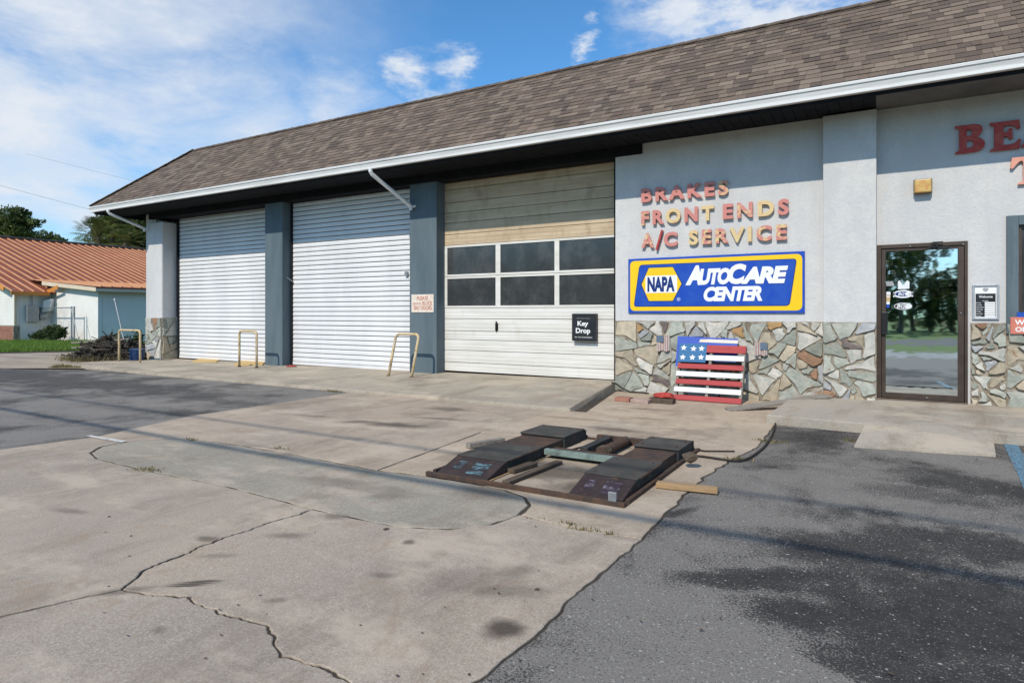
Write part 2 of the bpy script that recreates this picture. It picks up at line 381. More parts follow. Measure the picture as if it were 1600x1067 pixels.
M['brick'] = mat('brick', (.36,.17,.12), (.27,.12,.085), 9, .9, bump=.5, bsc=60, grain=.15)
M['paver'] = mat('pink_paver', (.40,.29,.24), (.33,.24,.2), 12, .9, bump=.5, bsc=60, grain=.15)
M['rubber'] = mat('black_hose', (.02,.018,.016), (.04,.032,.026), 12, .75)
M['asphalt_felt'] = M['felt']
M['blue_tarp'] = mat('blue_plastic', (.01,.045,.14), (.008,.03,.09), 9, .45, 0, .4)
M['galv'] = mat('galvanised_steel', (.33,.35,.36), (.26,.28,.29), 8, .5, .6, .5)
# neighbour
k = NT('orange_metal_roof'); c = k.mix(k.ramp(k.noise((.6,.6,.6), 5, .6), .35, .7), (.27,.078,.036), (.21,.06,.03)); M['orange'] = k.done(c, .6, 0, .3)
M['orange_rib'] = mat('sunlit_rib_paint', (.64,.34,.175), (.55,.27,.13), 1, .5, 0, .4)  # sun glint on the ribs is put into this lighter colour
M['house_white'] = mat('white_siding', (.77,.75,.71), (.71,.69,.65), 1.2, .8, bump=.2, bsc=20)
M['cream'] = mat('cream_trim', (.66,.56,.42), (.60,.5,.37), 4, .7)
M['orange_trim'] = mat('orange_trim', (.62,.24,.05), None, 1, .6)
M['paint_blue'] = None
# leaves, grass
def leafm(name, a, b, sc=1.5):
    k = NT(name); c = k.mix(k.ramp(k.noise(sc, 5, .7), .35, .65), a, b); oi = k.attr(); c = k.mix(1, c, oi, 'MULTIPLY'); k.b.inputs['Subsurface Weight'].default_value = 0
    m = k.done(c, .6, 0, .25)
    tr = k.n('ShaderNodeBsdfTranslucent'); k.put(tr.inputs[0], c); ms = k.n('ShaderNodeMixShader'); ms.inputs[0].default_value = .3
    out = k.t.nodes['Material Output']; k.t.links.new(k.b.outputs[0], ms.inputs[1]); k.t.links.new(tr.outputs[0], ms.inputs[2]); k.t.links.new(ms.outputs[0], out.inputs[0]); return m
M['oak'] = leafm('oak_leaves', (.055,.085,.022), (.095,.125,.035)); M['palm'] = leafm('palm_leaves', (.10,.13,.04), (.17,.18,.065), 3)
M['shrub'] = leafm('shrub_leaves', (.035,.06,.02), (.06,.09,.03), 3); M['grass'] = leafm('grass_blades', (.13,.235,.035), (.19,.28,.06), .8)
M['dry'] = leafm('dry_grass', (.24,.19,.09), (.16,.14,.06), 2)
M['bark'] = mat('bark', (.12,.095,.075), (.075,.06,.045), 9, .95, bump=.8, bsc=30, bdist=.02)
M['brush'] = mat('rotten_branches', (.085,.07,.055), (.035,.03,.024), 6, .95, bump=.6, bsc=40)
# concrete
stain_px = [((785,985), .11,.10,.3,.85), ((640,848),.05,.05,0,.7), ((620,665),.55,.22,.1,.75), ((560,660),.35,.15,.5,.6), ((690,655),.5,.1,.2,.5),
            ((430,620),.9,.25,.1,.3), ((800,925),.28,.1,.5,.4), ((800,895),.18,.1,.9,.4), ((305,912),.12,.03,.9,.3), ((325,843),.1,.06,.2,.6), ((450,838),.16,.07,.4,.45), ((520,808),.14,.08,.2,.5),
            ((340,870),.14,.05,.6,.35), ((430,940),.08,.04,.6,.4), ((960,672),.5,.13,.0,.6), ((900,655),.7,.10,.05,.35), ((1060,672),.3,.05,.1,.35), ((250,985),.05,.04,.1,.4),
            ((760,770),.35,.25,.2,.45), ((880,740),.5,.35,.4,.7), ((610,775),.2,.14,.2,.35), ((1010,655),.3,.06,.1,.5), ((290,917),.14,.014,.62,.9), ((300,914),.16,.014,.62,.9), ((312,911),.15,.013,.62,.9), ((322,909),.11,.012,.62,.8), ((190,925),.2,.05,.9,.5), ((820,720),.9,.12,.1,.5), ((930,765),.5,.3,.3,.75), ((1010,640),.5,.1,.1,.5), ((700,640),.5,.2,.1,.55), ((480,650),.5,.12,.1,.4), ((110,800),.2,.06,.2,.4), ((600,900),.1,.05,.4,.45), ((895,1010),.12,.06,.5,.5), ((420,700),.5,.05,.1,.35), ((150,620),.3,.1,.2,.2), ((730,905),.35,.2,.9,.3), ((560,760),.8,.16,.1,.35)]
st = [((g(*p).x, g(*p).y), a, b, an, s_) for p, a, b, an, s_ in stain_px]
def concrete(name, stains, c1, c2, c3):
    k = NT(name)
    c = k.mix(k.ramp(k.noise((.9,.55,1), 6, .62), .33, .68), c1, c2)
    c = k.mix(k.ramp(k.noise((3.2,1.1,3), 6, .7), .50, .72, 0, .65), c, c3)
    c = k.mix(1.0, c, k.mix(k.noise(.33, 4, .6), (.74,.75,.77), (1.2,1.17,1.13)), 'MULTIPLY')
    c = k.mix(1.0, c, k.attr(), 'MULTIPLY')
    sp = k.noise(115, 3, .8); c = k.mix(k.ramp(sp, .49, .66, 0, .45), c, (.60,.55,.48)); c = k.mix(k.ramp(sp, .47, .32, 0, .5), c, (.13,.11,.09)); s3 = k.noise(46, 3, .85); c = k.mix(k.ramp(s3, .54, .68, 0, .18), c, (.54,.50,.44)); c = k.mix(k.ramp(s3, .45, .32, 0, .2), c, (.15,.128,.105))
    c = k.mix(k.ramp(k.noise((1.5,.65,1.5), 7, .72, .4), .46, .68, 0, .62), c, (.195,.155,.115)); c = k.mix(k.ramp(k.noise((.8,1.4,1), 6, .7), .48, .64, 0, .6), c, (.52,.43,.33)); c = k.mix(k.ramp(k.noise((2.6,1.5,1), 6, .75, .6), .54, .66, 0, .45), c, (.30,.215,.145))
    c = k.mix(k.ramp(k.noise((7,3.5,7), 6, .75), .58, .74, 0, .35), c, (.15,.125,.10))
    if stains:
        b = k.blobs(stains, .35, 5.5); c = k.mix(b, c, (.045,.034,.026))
    k.bump(k.math('ADD', k.math('MULTIPLY', k.noise(150, 3, .7), .5), k.noise(9, 5, .6)), .4, .006)
    return k.done(c, .9, 0, .25)
M['concrete'] = concrete('worn_concrete', st, (.405,.335,.26), (.345,.295,.24), (.285,.24,.19))
M['ramp_conc'] = concrete('drive_concrete', [((g(345,585).x, g(345,585).y), .9, .2, 0, .25)], (.36,.315,.245), (.30,.265,.21), (.25,.215,.17))
M['walk_conc'] = concrete('walk_concrete', None, (.38,.34,.28), (.33,.30,.25), (.29,.26,.21))
# asphalt: worn grey with exposed stones, darker where the sealer is left
def asphalt(name, darks, base=(.155,.141,.123), dark=(.028,.0255,.023), zones=0.45, lightz=None):
    k = NT(name)
    wear = k.ramp(k.noise((.8,.7,1), 6, .68, .3), .28, .58)
    if darks:
        wear = k.math('MULTIPLY', wear, k.math('SUBTRACT', 1, k.blobs(darks, .7, 2.6)), clamp=True)
    if lightz:
        wear = k.math('MAXIMUM', wear, k.blobs(lightz, .12, 1.6))
        wob = k.math('MULTIPLY', k.math('SUBTRACT', k.noise(7, 4, .7), .5), .16); m_ = None
        for pa, pb in ((g(1135,952), g(1350,1067)), (g(1135,952), g(1072,988))):
            d = (pb-pa).normalized(); nr = Vector((-d.y, d.x, 0)); nr = nr if nr.dot(Vector((0,CY,0))-pa) > 0 else -nr
            dt = k.n('ShaderNodeVectorMath', operation='DOT_PRODUCT'); k.put(dt.inputs[0], k.pos); dt.inputs[1].default_value = nr
            v = k.ramp(k.math('ADD', k.math('SUBTRACT', dt.outputs['Value'], pa.dot(nr)), wob), -.03, .05); m_ = v if m_ is None else k.math('MULTIPLY', m_, v)
        wear = k.math('MAXIMUM', wear, k.math('MULTIPLY', m_, .95))
    grit = k.noise(78, 2, .9)
    thr = k.math('SUBTRACT', .66, k.math('MULTIPLY', wear, .30))
    wear2 = k.ramp(k.math('SUBTRACT', grit, thr), -.03, .09)
    c = k.mix(k.ramp(k.noise(9, 4, .7), .3, .7), dark, tuple(x*1.7 for x in dark)); c = k.mix(k.math('MULTIPLY', wear, .45), c, tuple(x*.62 for x in base))
    c = k.mix(wear2, c, tuple(x*1.35 for x in base))
    c = k.mix(k.ramp(k.noise(70, 2, .8), .61, .68, 0, k.math('ADD', k.math('MULTIPLY', wear, .5), .35)), c, (.45,.43,.40))
    c = k.mix(k.ramp(k.noise(40, 2, .6), .66, .70, 0, .85), c, (.46,.43,.39))
    k.bump(k.noise(95, 3, .75), .75, .008); return k.done(c, .88, 0, .3)
def gb(px, py, a, b, an, s_): p = g(px, py); return ((p.x, p.y), a, b, an, s_)
M['asphalt_r'] = asphalt('worn_asphalt', [gb(1500,960,1.0,.75,.2,.95), gb(1330,850,.7,.5,.3,.75), gb(1560,860,.9,.5,0,.85), gb(1400,1030,.5,.35,.3,.85), gb(1280,680,.5,.4,.2,.7), gb(1420,770,.6,.3,.2,.5), gb(1540,760,.8,.5,0,.7),
                          gb(1190,905,.5,.18,.5,.95), gb(1290,960,.5,.3,.4,.95), gb(1060,800,.3,.06,1.2,.7)], lightz=[gb(1100,770,.55,.3,.4,.8), gb(1000,920,.4,.3,.8,.85), gb(1210,720,.5,.3,.3,.6), gb(1330,720,.35,.12,.2,.5), gb(1390,770,.3,.08,.1,.6)])
M['asphalt_l'] = asphalt('sealed_asphalt', [gb(130,598,6,.9,.05,.75), gb(40,587,9,1.1,0,.75), gb(220,640,1.6,.3,.1,.4), gb(330,625,2.2,.25,.05,.5)], base=(.165,.15,.132), dark=(.042,.039,.036))
M['road'] = mat('road_asphalt', (.12,.12,.12), (.10,.10,.10), 1, .9)
M['far_lot'] = mat('pale_lot', (.34,.335,.32), (.27,.265,.25), 1.2, .9)
k = NT('dirt_ground'); c = k.mix(k.ramp(k.noise(4, 6, .7), .35, .65), (.075,.058,.042), (.045,.036,.028)); k.bump(k.noise(60, 4), .6, .01); M['dirt'] = k.done(c, .95)
k = NT('lawn_soil'); c = k.mix(k.ramp(k.noise(.7, 6, .7), .35, .65), (.10,.17,.035), (.13,.19,.05)); k.bump(k.noise(30, 4), .6, .02); M['lawn'] = k.done(c, .95)
k = NT('gravel_path'); c = k.mix(k.ramp(k.noise((.5,2,1), 6, .7), .35, .68), (.40,.33,.25), (.27,.22,.165)); c = k.mix(k.ramp(k.noise(25, 4, .7), .55, .7, 0, .5), c, (.16,.14,.1)); k.bump(k.noise(40, 4), .6, .02); M['path'] = k.done(c, .95)
k = NT('worn_blue_marking'); c = k.mix(k.ramp(k.noise(60, 4, .8), .44, .56), (.13,.29,.40), (.09,.095,.10)); k.bump(k.noise(95, 3), .5, .006); M['paint_blue'] = k.done(c, .8)
k = NT('worn_white_marking'); c = k.mix(k.ramp(k.noise(40, 4, .8), .48, .62), (.6,.58,.53), (.34,.3,.26)); M['paint_white'] = k.done(c, .8)
M['flag_pink'] = mat('faded_flag_red', (.42,.24,.22), (.36,.2,.18), 20, .8); M['flag_white'] = mat('faded_flag_white', (.50,.47,.44), (.44,.41,.37), 20, .8); M['flag_blue'] = mat('faded_flag_blue', (.10,.15,.22), (.12,.16,.21), 20, .8)
# ------------------------------------------------------------------ ground, slabs, kerbs
def sheet(name, pts, z, m, kind='structure'):
    b = MB(); b.add([(p[0], p[1], z) for p in pts], [tuple(range(len(pts)))]); o = b.build(name, m); tag(o, kind=kind); return o
tag(sheet('ground', [(-400,-400),(400,-400),(400,400),(-400,400)], -.075, M['lawn']))
tag(sheet('soil', [(-30,-18),(30,-18),(30,14),(-30,14)], -.034, M['dirt']))
tag(sheet('joint_dirt', [(-8.2,-13.4),(-.9,-13.4),(-.9,-.1),(-8.2,-.1)], -.002, M['dirt']))
def jit(pts, amp, step=.06, seed=0):
    """a polyline broken into short uneven pieces, as a crack or a worn edge runs"""
    out = []
    for a, b in zip(pts[:-1], pts[1:]):
        a, b = Vector((a[0], a[1])), Vector((b[0], b[1])); L = (b-a).length; n = max(1, min(60, int(L/step)))
        nr = Vector((-(b-a).y, (b-a).x)).normalized()
        for i in range(n):
            p = a.lerp(b, i/n)
            w = 0 if i == 0 else amp*(mnoise.noise(Vector((p.x*9, p.y*9, seed)))*1.2+mnoise.noise(Vector((p.x*31, p.y*31, seed+5)))*.6)
            out.append(p+nr*w)
    out.append(Vector((pts[-1][0], pts[-1][1]))); return out
def G(*px): return [g(*p).to_2d() for p in px]
V2 = Vector
rampL, rampM, rampC = V2((-7.85,-2.45)), V2((-3.95,-2.45)), V2((-3.5,-2.45))
nL1 = g(150,683).to_2d(); LB = [rampL, g(300,650).to_2d(), nL1, g(0,703).to_2d(), V2((-7.7,-13))]
jL2 = V2((-5.36, -13)); jL3 = V2((-3.37, -13))
P = {k: g(*v).to_2d() for k, v in dict(a=(667,744), b=(590,735), c=(470,712), d=(400,700), e=(340,690), f=(270,685), g=(200,690), h=(158,698), i=(140,708), j=(150,717), k=(190,727), l=(235,738),
     m=(350,760), n=(490,797), o=(560,812), p=(620,824), q=(700,828), r=(770,820), s=(812,805), t=(828,790), u=(820,777), v=(790,766), w=(735,755)).items()}
rB = G((1222,640),(1208,668),(1182,700),(1150,716),(1100,745),(1050,795),(1004,843),(900,930),(830,1000),(740,1067))
j7 = V2((-3.95,-4.38)); j3n = g(190,922).to_2d(); botM = V2((-1.6,-13)); botR = V2((-1.3,-13)); botL = V2((-7.7,-13))
E_ = {}
def edge(n, pts, amp, seed, step=.06): E_[n] = jit(pts, amp, step, seed)
edge('LBa', [rampL, LB[1], nL1], .012, 1, .12); edge('LBb', [nL1, LB[3], botL], .012, 2, .12)
edge('AD', [nL1, P['g']], .004, 5); edge('Ptop', [P[x] for x in 'gfedcb'], .012, 6); edge('Pr1', [P[x] for x in 'bawvuts'], .008, 7); edge('Pbot', [P[x] for x in 'srqpon'], .007, 8)
edge('Pb2', [P[x] for x in 'nml'], .008, 9); edge('Pleft', [P[x] for x in 'lkjihg'], .008, 10)
edge('J2', [P['l']]+G((120,765),(0,790))+[jL2], .012, 11); edge('J3a', [P['n']]+G((430,815),(340,845),(240,885))+[j3n], .024, 12, .022)
edge('J3b', [j3n]+G((120,937),(0,965))+[jL3], .014, 13, .04)
edge('J4', [j3n]+G((240,932),(288,933),(350,960),(408,976),(428,1002),(438,1027),(490,1041),(530,1059),(560,1080))+[botM], .022, 14, .018)
edge('J5', [P['s']]+G((866,819),(904,828),(951,836))+[rB[6]], .012, 15); edge('J6b', [P['b'], V2((-3.85,-5.35)), j7], .003, 16, .1); edge('J6a', [j7, rampM], .003, 17, .1)
edge('J7', [j7, V2((-2.4,-4.3))]+G((1040,706))+[rB[3]], .006, 18, .1); edge('RBa', [V2((-1.27,-.02))]+rB[:4], .018, 19); edge('RBb', rB[3:7], .022, 20); edge('RBc', rB[6:]+[botR], .011, 21, .035)
def loop(*names):
    out = []
    for n in names:
        pl = E_[n[1:]][::-1] if n[0] == '-' else (E_[n] if n in E_ else [V2(x) for x in n] if not isinstance(n, str) else None)
        out += pl[:-1] if len(pl) > 1 else pl
    return out
def slab(poly, gap, ztop, tint, parent, name='concrete_slab', rnd=.005):
    """thick slab inside its outline, the joint half a gap wide, edges worn round"""
    n = len(poly); A = sum(poly[i].x*poly[(i+1)%n].y-poly[(i+1)%n].x*poly[i].y for i in range(n))
    if A < 0: poly = poly[::-1]
    def inset(d):
        out = []
        for i in range(n):
            e1 = (poly[i]-poly[i-1]).normalized(); e2 = (poly[(i+1)%n]-poly[i]).normalized()
            t_ = (e1+e2); t_ = t_.normalized() if t_.length > 1e-4 else e1
            out.append(poly[i]+Vector((-t_.y, t_.x))*d*(1+.9*mnoise.noise(Vector((poly[i].x*7,poly[i].y*7,9)))))
        return out
    b = MB(); lo = inset(gap*.5); hi = inset(gap*.5+rnd)
    vs = [(p.x,p.y,-.034) for p in lo]+[(p.x,p.y,ztop-rnd*.6) for p in lo]+[(p.x,p.y,ztop) for p in hi]
    fs = [(i,(i+1)%n,n+(i+1)%n,n+i) for i in range(n)]+[(n+i,n+(i+1)%n,2*n+(i+1)%n,2*n+i) for i in range(n)]+[tuple(range(2*n,3*n))]
    b.add(vs, fs, tint); return b.build(name, M['concrete'], parent)
apron = empty('concrete_apron', (-4,-5,0)); tag(apron, kind='structure')
bottom = [botM, botR]
slab(loop('-LBa','-J6a' if 0 else 'LBa','AD','Ptop','J6b','J6a')[len(E_['LBa'])-1:], .012, .006, (1.0,.99,.97), apron) if 0 else None
slab(E_['LBa'][:-1]+E_['AD'][:-1]+E_['Ptop'][:-1]+E_['J6b'][:-1]+E_['J6a'][:-1]+[rampM], .010, .007, (1.04,.99,.94), apron)
slab([rampM, rampC, V2((-4.0,-.02))]+E_['RBa'][:-1]+E_['J7'][::-1][:-1]+E_['J6a'][:-1], .010, .009, (1.13,1.06,.97), apron)
slab(E_['J6b'][::-1][:-1]+E_['Pr1'][:-1]+E_['J5'][:-1]+E_['RBb'][::-1][:-1]+E_['J7'][::-1][:-1], .024, .005, (1.1,1.03,.93), apron)
slab(E_['Ptop'][:-1]+E_['Pr1'][:-1]+E_['Pbot'][:-1]+E_['Pb2'][:-1]+E_['Pleft'][:-1], .034, .004, (.82,.87,.85), apron)
slab(E_['AD'][:-1]+E_['Pleft'][::-1][:-1]+E_['J2']+E_['LBb'][::-1][:-1], .011, .006, (.97,.95,.92), apron)
slab(E_['J2'][::-1][:-1]+E_['Pb2'][::-1][:-1]+E_['J3a'][:-1]+E_['J3b'], .014, .008, (.97,.95,.93), apron)
slab(E_['Pbot'][::-1][:-1][::1] and (E_['J3a'][::-1][:-1]+E_['Pbot'][::-1][:-1]+E_['J5'][:-1]+E_['RBc'][:-1]+[botR,botM]+E_['J4'][::-1][1:-1]), .012, .006, (1.0,.97,.94), apron)
slab(E_['J4'][:-1]+[botM]+E_['J3b'][::-1][:-1], .012, .005, (.96,.95,.94), apron)
# asphalt either side
RB = E_['RBa'][:-1]+E_['RBb'][:-1]+E_['RBc']
ar = MB(); rb2 = [V2((p.x+.008+.012*mnoise.noise(Vector((p.x*4,p.y*4,3))), p.y)) for p in RB]
ar.add([(p.x,p.y,0) for p in rb2]+[(40,-13,0),(40,-.02,0)], [tuple(range(len(rb2)+2))]); tag(ar.build('asphalt_lot', M['asphalt_r']), kind='structure')
LBl = E_['LBa'][:-1]+E_['LBb']
al = MB(); lb2 = [V2((p.x-.008, p.y)) for p in LBl]; edge_l = jit(G((-160,574),(0,576),(95,578),(180,578)), .05, .2, 31)
far = [V2((-16.2,-2.42)), V2((-12.0,-2.48)), V2((-8.0,-2.44))]
al.add([(p.x,p.y,0) for p in lb2]+[(-40,-13,0)]+[(p.x,p.y,0) for p in edge_l]+[(p.x,p.y,0) for p in far], [tuple(range(len(lb2)+1+len(edge_l)+len(far)))]); tag(al.build('asphalt_lot', M['asphalt_l']), kind='structure')
tag(sheet('parking_lot', [(-60,-13),(60,-13),(60,-10.9-5.2),(-60,-16.1)], -.004, M['far_lot']))
tag(sheet('verge', [(-90,-16.1),(90,-16.1),(90,-21.5),(-90,-21.5)], .0, M['lawn']))
tag(sheet('road', [(-90,-21.5),(90,-21.5),(90,-28.5),(-90,-28.5)], -.01, M['road']))
tag(sheet('path', [p for p in G((-200,577),(0,574.5),(140,575),(215,566),(215,553),(140,549),(0,552),(-200,554))], -.012, M['path']))
# drive slab in front of the bays: slopes up to the doors
def zfl(x): return .19+.0083*x
fs_ = []; bm_ = MB(); n = 30; xs = [-18.55+(-3.62+18.55)*i/n for i in range(n+1)]; rows = []
for i, x in enumerate(xs):
    yf = -2.47-.03*mnoise.noise(Vector((x*2,0,1)))-(.06 if x > -6 else 0)+(.32*max(0, (-14-x)/4.5))
    xe = x if i < n else None
    rows.append([(x if i < n else -4.03, .8, zfl(x)), (x if i < n else -4.03, .0, zfl(x)), (x if i < n else -3.72, yf+.02, .052), (x if i < n else -3.70, yf, .04), (x if i < n else -3.685, yf-.005, -.03)])
vs = [p for r in rows for p in r]; m_ = 5
for i in range(n):
    for j in range(m_-1): fs_.append((i*m_+j, i*m_+j+1, (i+1)*m_+j+1, (i+1)*m_+j))
nv = len(vs); vs += [(-4.0,.8,-.03),(-4.0,0,-.03),(-3.685,rows[-1][2][1],-.03)]; b0 = n*m_
fs_ += [(b0,b0+1,nv+1,nv),(b0+1,b0+2,nv+2,nv+1),(b0+2,b0+3,b0+4,nv+2)]
bm_.add(vs, fs_, (1.14,1.14,1.13)); tag(bm_.build('drive_slab', M['ramp_conc']), kind='structure')
# raised walk along the shop and the little ramp to its door
wk = empty('walkway', (1,-1,0)); tag(wk, kind='structure')
b = MB(); top = jit([(-1.23,-2.12),(-.3,-2.2),(1.0,-2.15),(8,-2.1)], .012, .1, 41); n = len(top); L0 = V2((-1.14,-.02))
pl = [L0]+top+[V2((8,-.02))]; N = len(pl)
zt = lambda p: .115+.03*max(0, min(1, (p.y+2.1)/2.1))
vs = [(p.x,p.y,-.03) for p in pl]+[(p.x,p.y,zt(p)-.012) for p in pl]
cen = V2((3.5,-1)); ins = [p+(cen-p).normalized()*.015 for p in pl]
vs += [(p.x,p.y,zt(p)) for p in ins]
b.add(vs, [(i,(i+1)%N,N+(i+1)%N,N+i) for i in range(N)]+[(N+i,N+(i+1)%N,2*N+(i+1)%N,2*N+i) for i in range(N)]+[tuple(range(2*N,3*N))], (1.0,1.0,1.0)); b.build('raised_walk', M['walk_conc'], wk)
r0, r1 = g(1335,699), g(1556,714); r2, r3 = Vector((-.16,-2.17,.126)), Vector((.98,-2.17,.126))
fr = jit([(r0.x,r0.y),(r1.x,r1.y)], .015, .08, 44); n = len(fr); b = MB()
bk = [V2((r2.x+(r3.x-r2.x)*i/(n-1), -2.17)) for i in range(n)]
vs = [(p.x,p.y,-.03) for p in fr]+[(p.x,p.y,.022) for p in fr]+[(p.x,p.y,.128) for p in bk]+[(p.x,p.y,-.03) for p in bk]
b.add(vs, [(i,i+1,n+i+1,n+i) for i in range(n-1)]+[(n+i,n+i+1,2*n+i+1,2*n+i) for i in range(n-1)]+[(0,n,2*n,3*n),(n-1,4*n-1,3*n-1,2*n-1)], (1.03,1.02,1.0)); b.build('door_ramp', M['walk_conc'], wk)
# paint on the asphalt
tag(sheet('blue_marking', G((1565,688),(1587,690),(1618,745),(1640,800),(1612,795),(1592,745)), .004, M['paint_blue']))
tag(sheet('white_marking', G((134,683),(142,681.5),(199,690.5),(190,693)), .013, M['paint_white']))

# ------------------------------------------------------------------ the repair garage
B = empty('repair_garage', (-8,0,0)); tag(B, 'long white and blue repair shop with bay doors and brown shingled overhanging roof', 'shop')
EZ, SOF, OV = 4.43, 4.25, -1.0
XR = 8.0; XL = -18.64
DX0, DX1, DZ0, DZ1 = yx(1369.5,0), yx(1512,0), .148, yz(1440,380,0)
WX0, WX1, WZ0, WZ1 = yx(1572,0), 3.6, yz(1575,512,0), yz(1575,338,0)
w = MB(); jx = -4.02
w.box(jx, DX0, 0, .25, -.03, SOF); w.box(DX0, DX1, .001, .25, DZ1, SOF); w.box(DX1, WX0, 0, .25, -.03, SOF)
w.box(WX0, WX1, .001, .25, -.03, WZ0); w.box(WX0, WX1, .001, .25, WZ1, SOF); w.box(WX1, XR, 0, .25, -.03, SOF)
w.build('wall', M['stucco'], B)
PX0, PX1, PY = yx(1286,-.2), yx(1369.5,-.2), -.2
w = MB(); w.box(PX0, PX1, PY, -.002, -.03, 4.22); w.build('pilaster', M['stucco'], B, bevel=.01)
w = MB(); w.box(XL, XL+.25, .46, 12, -.03, SOF); w.box(XL, XR, 12, 12.25, -.03, SOF); w.box(XR-.25, XR-.001, .26, 11.99, -.03, SOF); w.build('wall', M['stucco'], B)
w = MB(); w.box(XL+.27, yx(253,0), 0, .455, -.03, 3.98); pr_ = w.build('pier', M['stucco'], B, bevel=.035, seg=3); w = MB(); w.box(XL, XL+.268, .10, .455, -.03, SOF); w.box(XL+.269, XL+.5, .10, .44, 3.99, SOF); w.build('pier_strip', M['stucco'], pr_)
for x0, x1 in ((yx(414,0), yx(441,0)), (yx(640,0), yx(682,0))):
    w = MB(); w.box(x0, x1, 0, .32, -.03, 4.08); p_ = w.build('pier', M['blue'], B, bevel=.008)
w = MB(); w.box(XL+.36, yx(1003,-.03), -.03, .5, 4.075, SOF-.002); w.build('lintel', M['navy'], B)
w = MB(); w.box(yx(963,.3)-.02, jx-.002, .24, .5, 0, 4.07); w.build('jamb', M['navy'], B)
# soffit boards
sf = MB(); sf.box(-19.5, XR, -.86, -.02, SOF+.012, SOF+.03); sof = sf.build('soffit', M['navy'], B)
bw = .146; sm = MB().box(0, bw-.008, -.87, -.035, SOF-.002, SOF+.012).mesh('soffit_board', M['navy']); sg = MB().box(0, bw-.001, -.87, -.003, SOF-.002, SOF+.012).mesh('soffit_board', M['soffit_grey'])
x = -19.5
while x < XR-.2:
    o = link_copy('soffit_board', sm if x < PX1-.1 else sg, sof, (x,0,0)); x += bw
fa = MB(); fa.box(-19.52, XR, -.885, -.868, 4.2, EZ-.02); fa.box(-19.52, -19.505, -.867, 12.8, 4.2, EZ-.02); fa.build('fascia', M['navy'], B)
# gutter: open trough with rolled lip, mitred at the corner
prof = [(0,0),(.088,0),(.09,.026),(.076,.032),(.08,.06),(.092,.10),(.098,.122),(.094,.128),(.116,.134),(.121,.165),(.114,.178),(.098,.175),(.09,.135),(.07,.09),(.06,.02),(.008,.012),(.008,.178),(0,.178)]; prof = [(d*.9, z*.87) for d, z in prof]
gt = MB(); k_ = len(prof)
ringA = [(XR, -.886-d, SOF+z) for d, z in prof]; ringB = [(-19.526-d, -.886-d, SOF+z) for d, z in prof]; ringC = [(-19.526-d, 12.8, SOF+z) for d, z in prof]
gt.add(ringA+ringB+ringC, [(i,(i+1)%k_,k_+(i+1)%k_,k_+i) for i in range(k_)]+[(k_+i,k_+(i+1)%k_,2*k_+(i+1)%k_,2*k_+i) for i in range(k_)]+[tuple(range(k_)),tuple(range(2*k_,3*k_))])
gut = gt.build('gutter', M['gutter'], B)
for px in (1113, 560):
    x = yx(px, OV); sm_ = MB(); q = [(d+.003 if d > .01 else d, z-.003 if z < .02 else z+.002) for d, z in prof[:11]]
    sm_.add([(x-.02,-.886-d,SOF+z) for d, z in q]+[(x+.02,-.886-d,SOF+z) for d, z in q], [(i,i+1,11+i+1,11+i) for i in range(10)]); sm_.build('seam', M['gutter'], gut)
# downspouts: elbow out of the gutter, slanting run back to the pier
def spout(xa, xb, za, zb):
    b = MB(); pts = [(xa,-.945,SOF+.005),(xa,-.945,SOF-.05),(xa+(xb-xa)*.03,-.91,SOF-.10)]
    pts += [Vector(pts[-1]).lerp(Vector((xb,-.075,zb)), t) for t in (.5,1)]+[(xb,-.06,zb-.09)]
    b.tube(pts, .042, 10); o = b.build('downspout', M['white_metal'], B, smooth=False)
    c = MB(); c.box(xb-.07,xb+.09,-.02,-.002,zb-.02,zb+.02); c.tube([(xb-.06,-.06,zb-.02),(xb+.09,-.03,zb-.02)],.018,6); c.build('bracket', M['white_metal'], o)
spout(yx(579,-.945), yx(642,-.06), 0, yz(642,322,-.06)); 
spout(yx(169,-.945), yx(226,-.06), 0, yz(226,357,-.06))
# roof planes, caps
RY0, RZ0, RY1, RZ1 = -.955, 4.415, .968, 6.207
ru = Vector((0, RY1-RY0, RZ1-RZ0)); RL = ru.length; ru.normalize(); rn = Vector((0,-ru.z,ru.y))
hx0 = -19.6; hx1 = hx0+(RY1-RY0)
rf = MB(); rf.add([(hx0,RY0,RZ0),(XR,RY0,RZ0),(XR,RY1,RZ1),(hx1,RY1,RZ1),(hx0,12.9,RZ0),(hx1,11,RZ1),(XR,11,RZ1),(XR,12.9,RZ0)], [(0,1,2,3),(4,0,3,5),(3,2,6,5),(5,6,7,4),(1,7,6,2),(0,4,7,1)])
roof = rf.build('roof', M['felt'], B)
pal = [(.170,.132,.103),(.130,.099,.078),(.205,.160,.126),(.100,.077,.064),(.155,.117,.091),(.122,.090,.074),(.186,.146,.116),(.142,.108,.085)]
EXP = .139; ncourse = int(RL/EXP); slope = math.atan2(ru.z, ru.y)
tiles = []
for c in range(ncourse+1):
    u = c*EXP; x = hx0+u*ru.y+.02+R.uniform(0,.2)
    while x < XR:
        wi = R.choice((.10,.14,.18,.22,.27)); sh = R.randrange(8); p = Vector((x,RY0,RZ0))+ru*u
        pp = to_pix(p+Vector((wi/2,0,0))); tiles.append((pp[2] if pp[2] > 0 and -20 < pp[0] < 1640 and pp[1] > -15 else 1e9, x, u, wi, sh)); x += wi
tiles.sort(key=lambda t: t[0]-t[3]*4); shm = {}
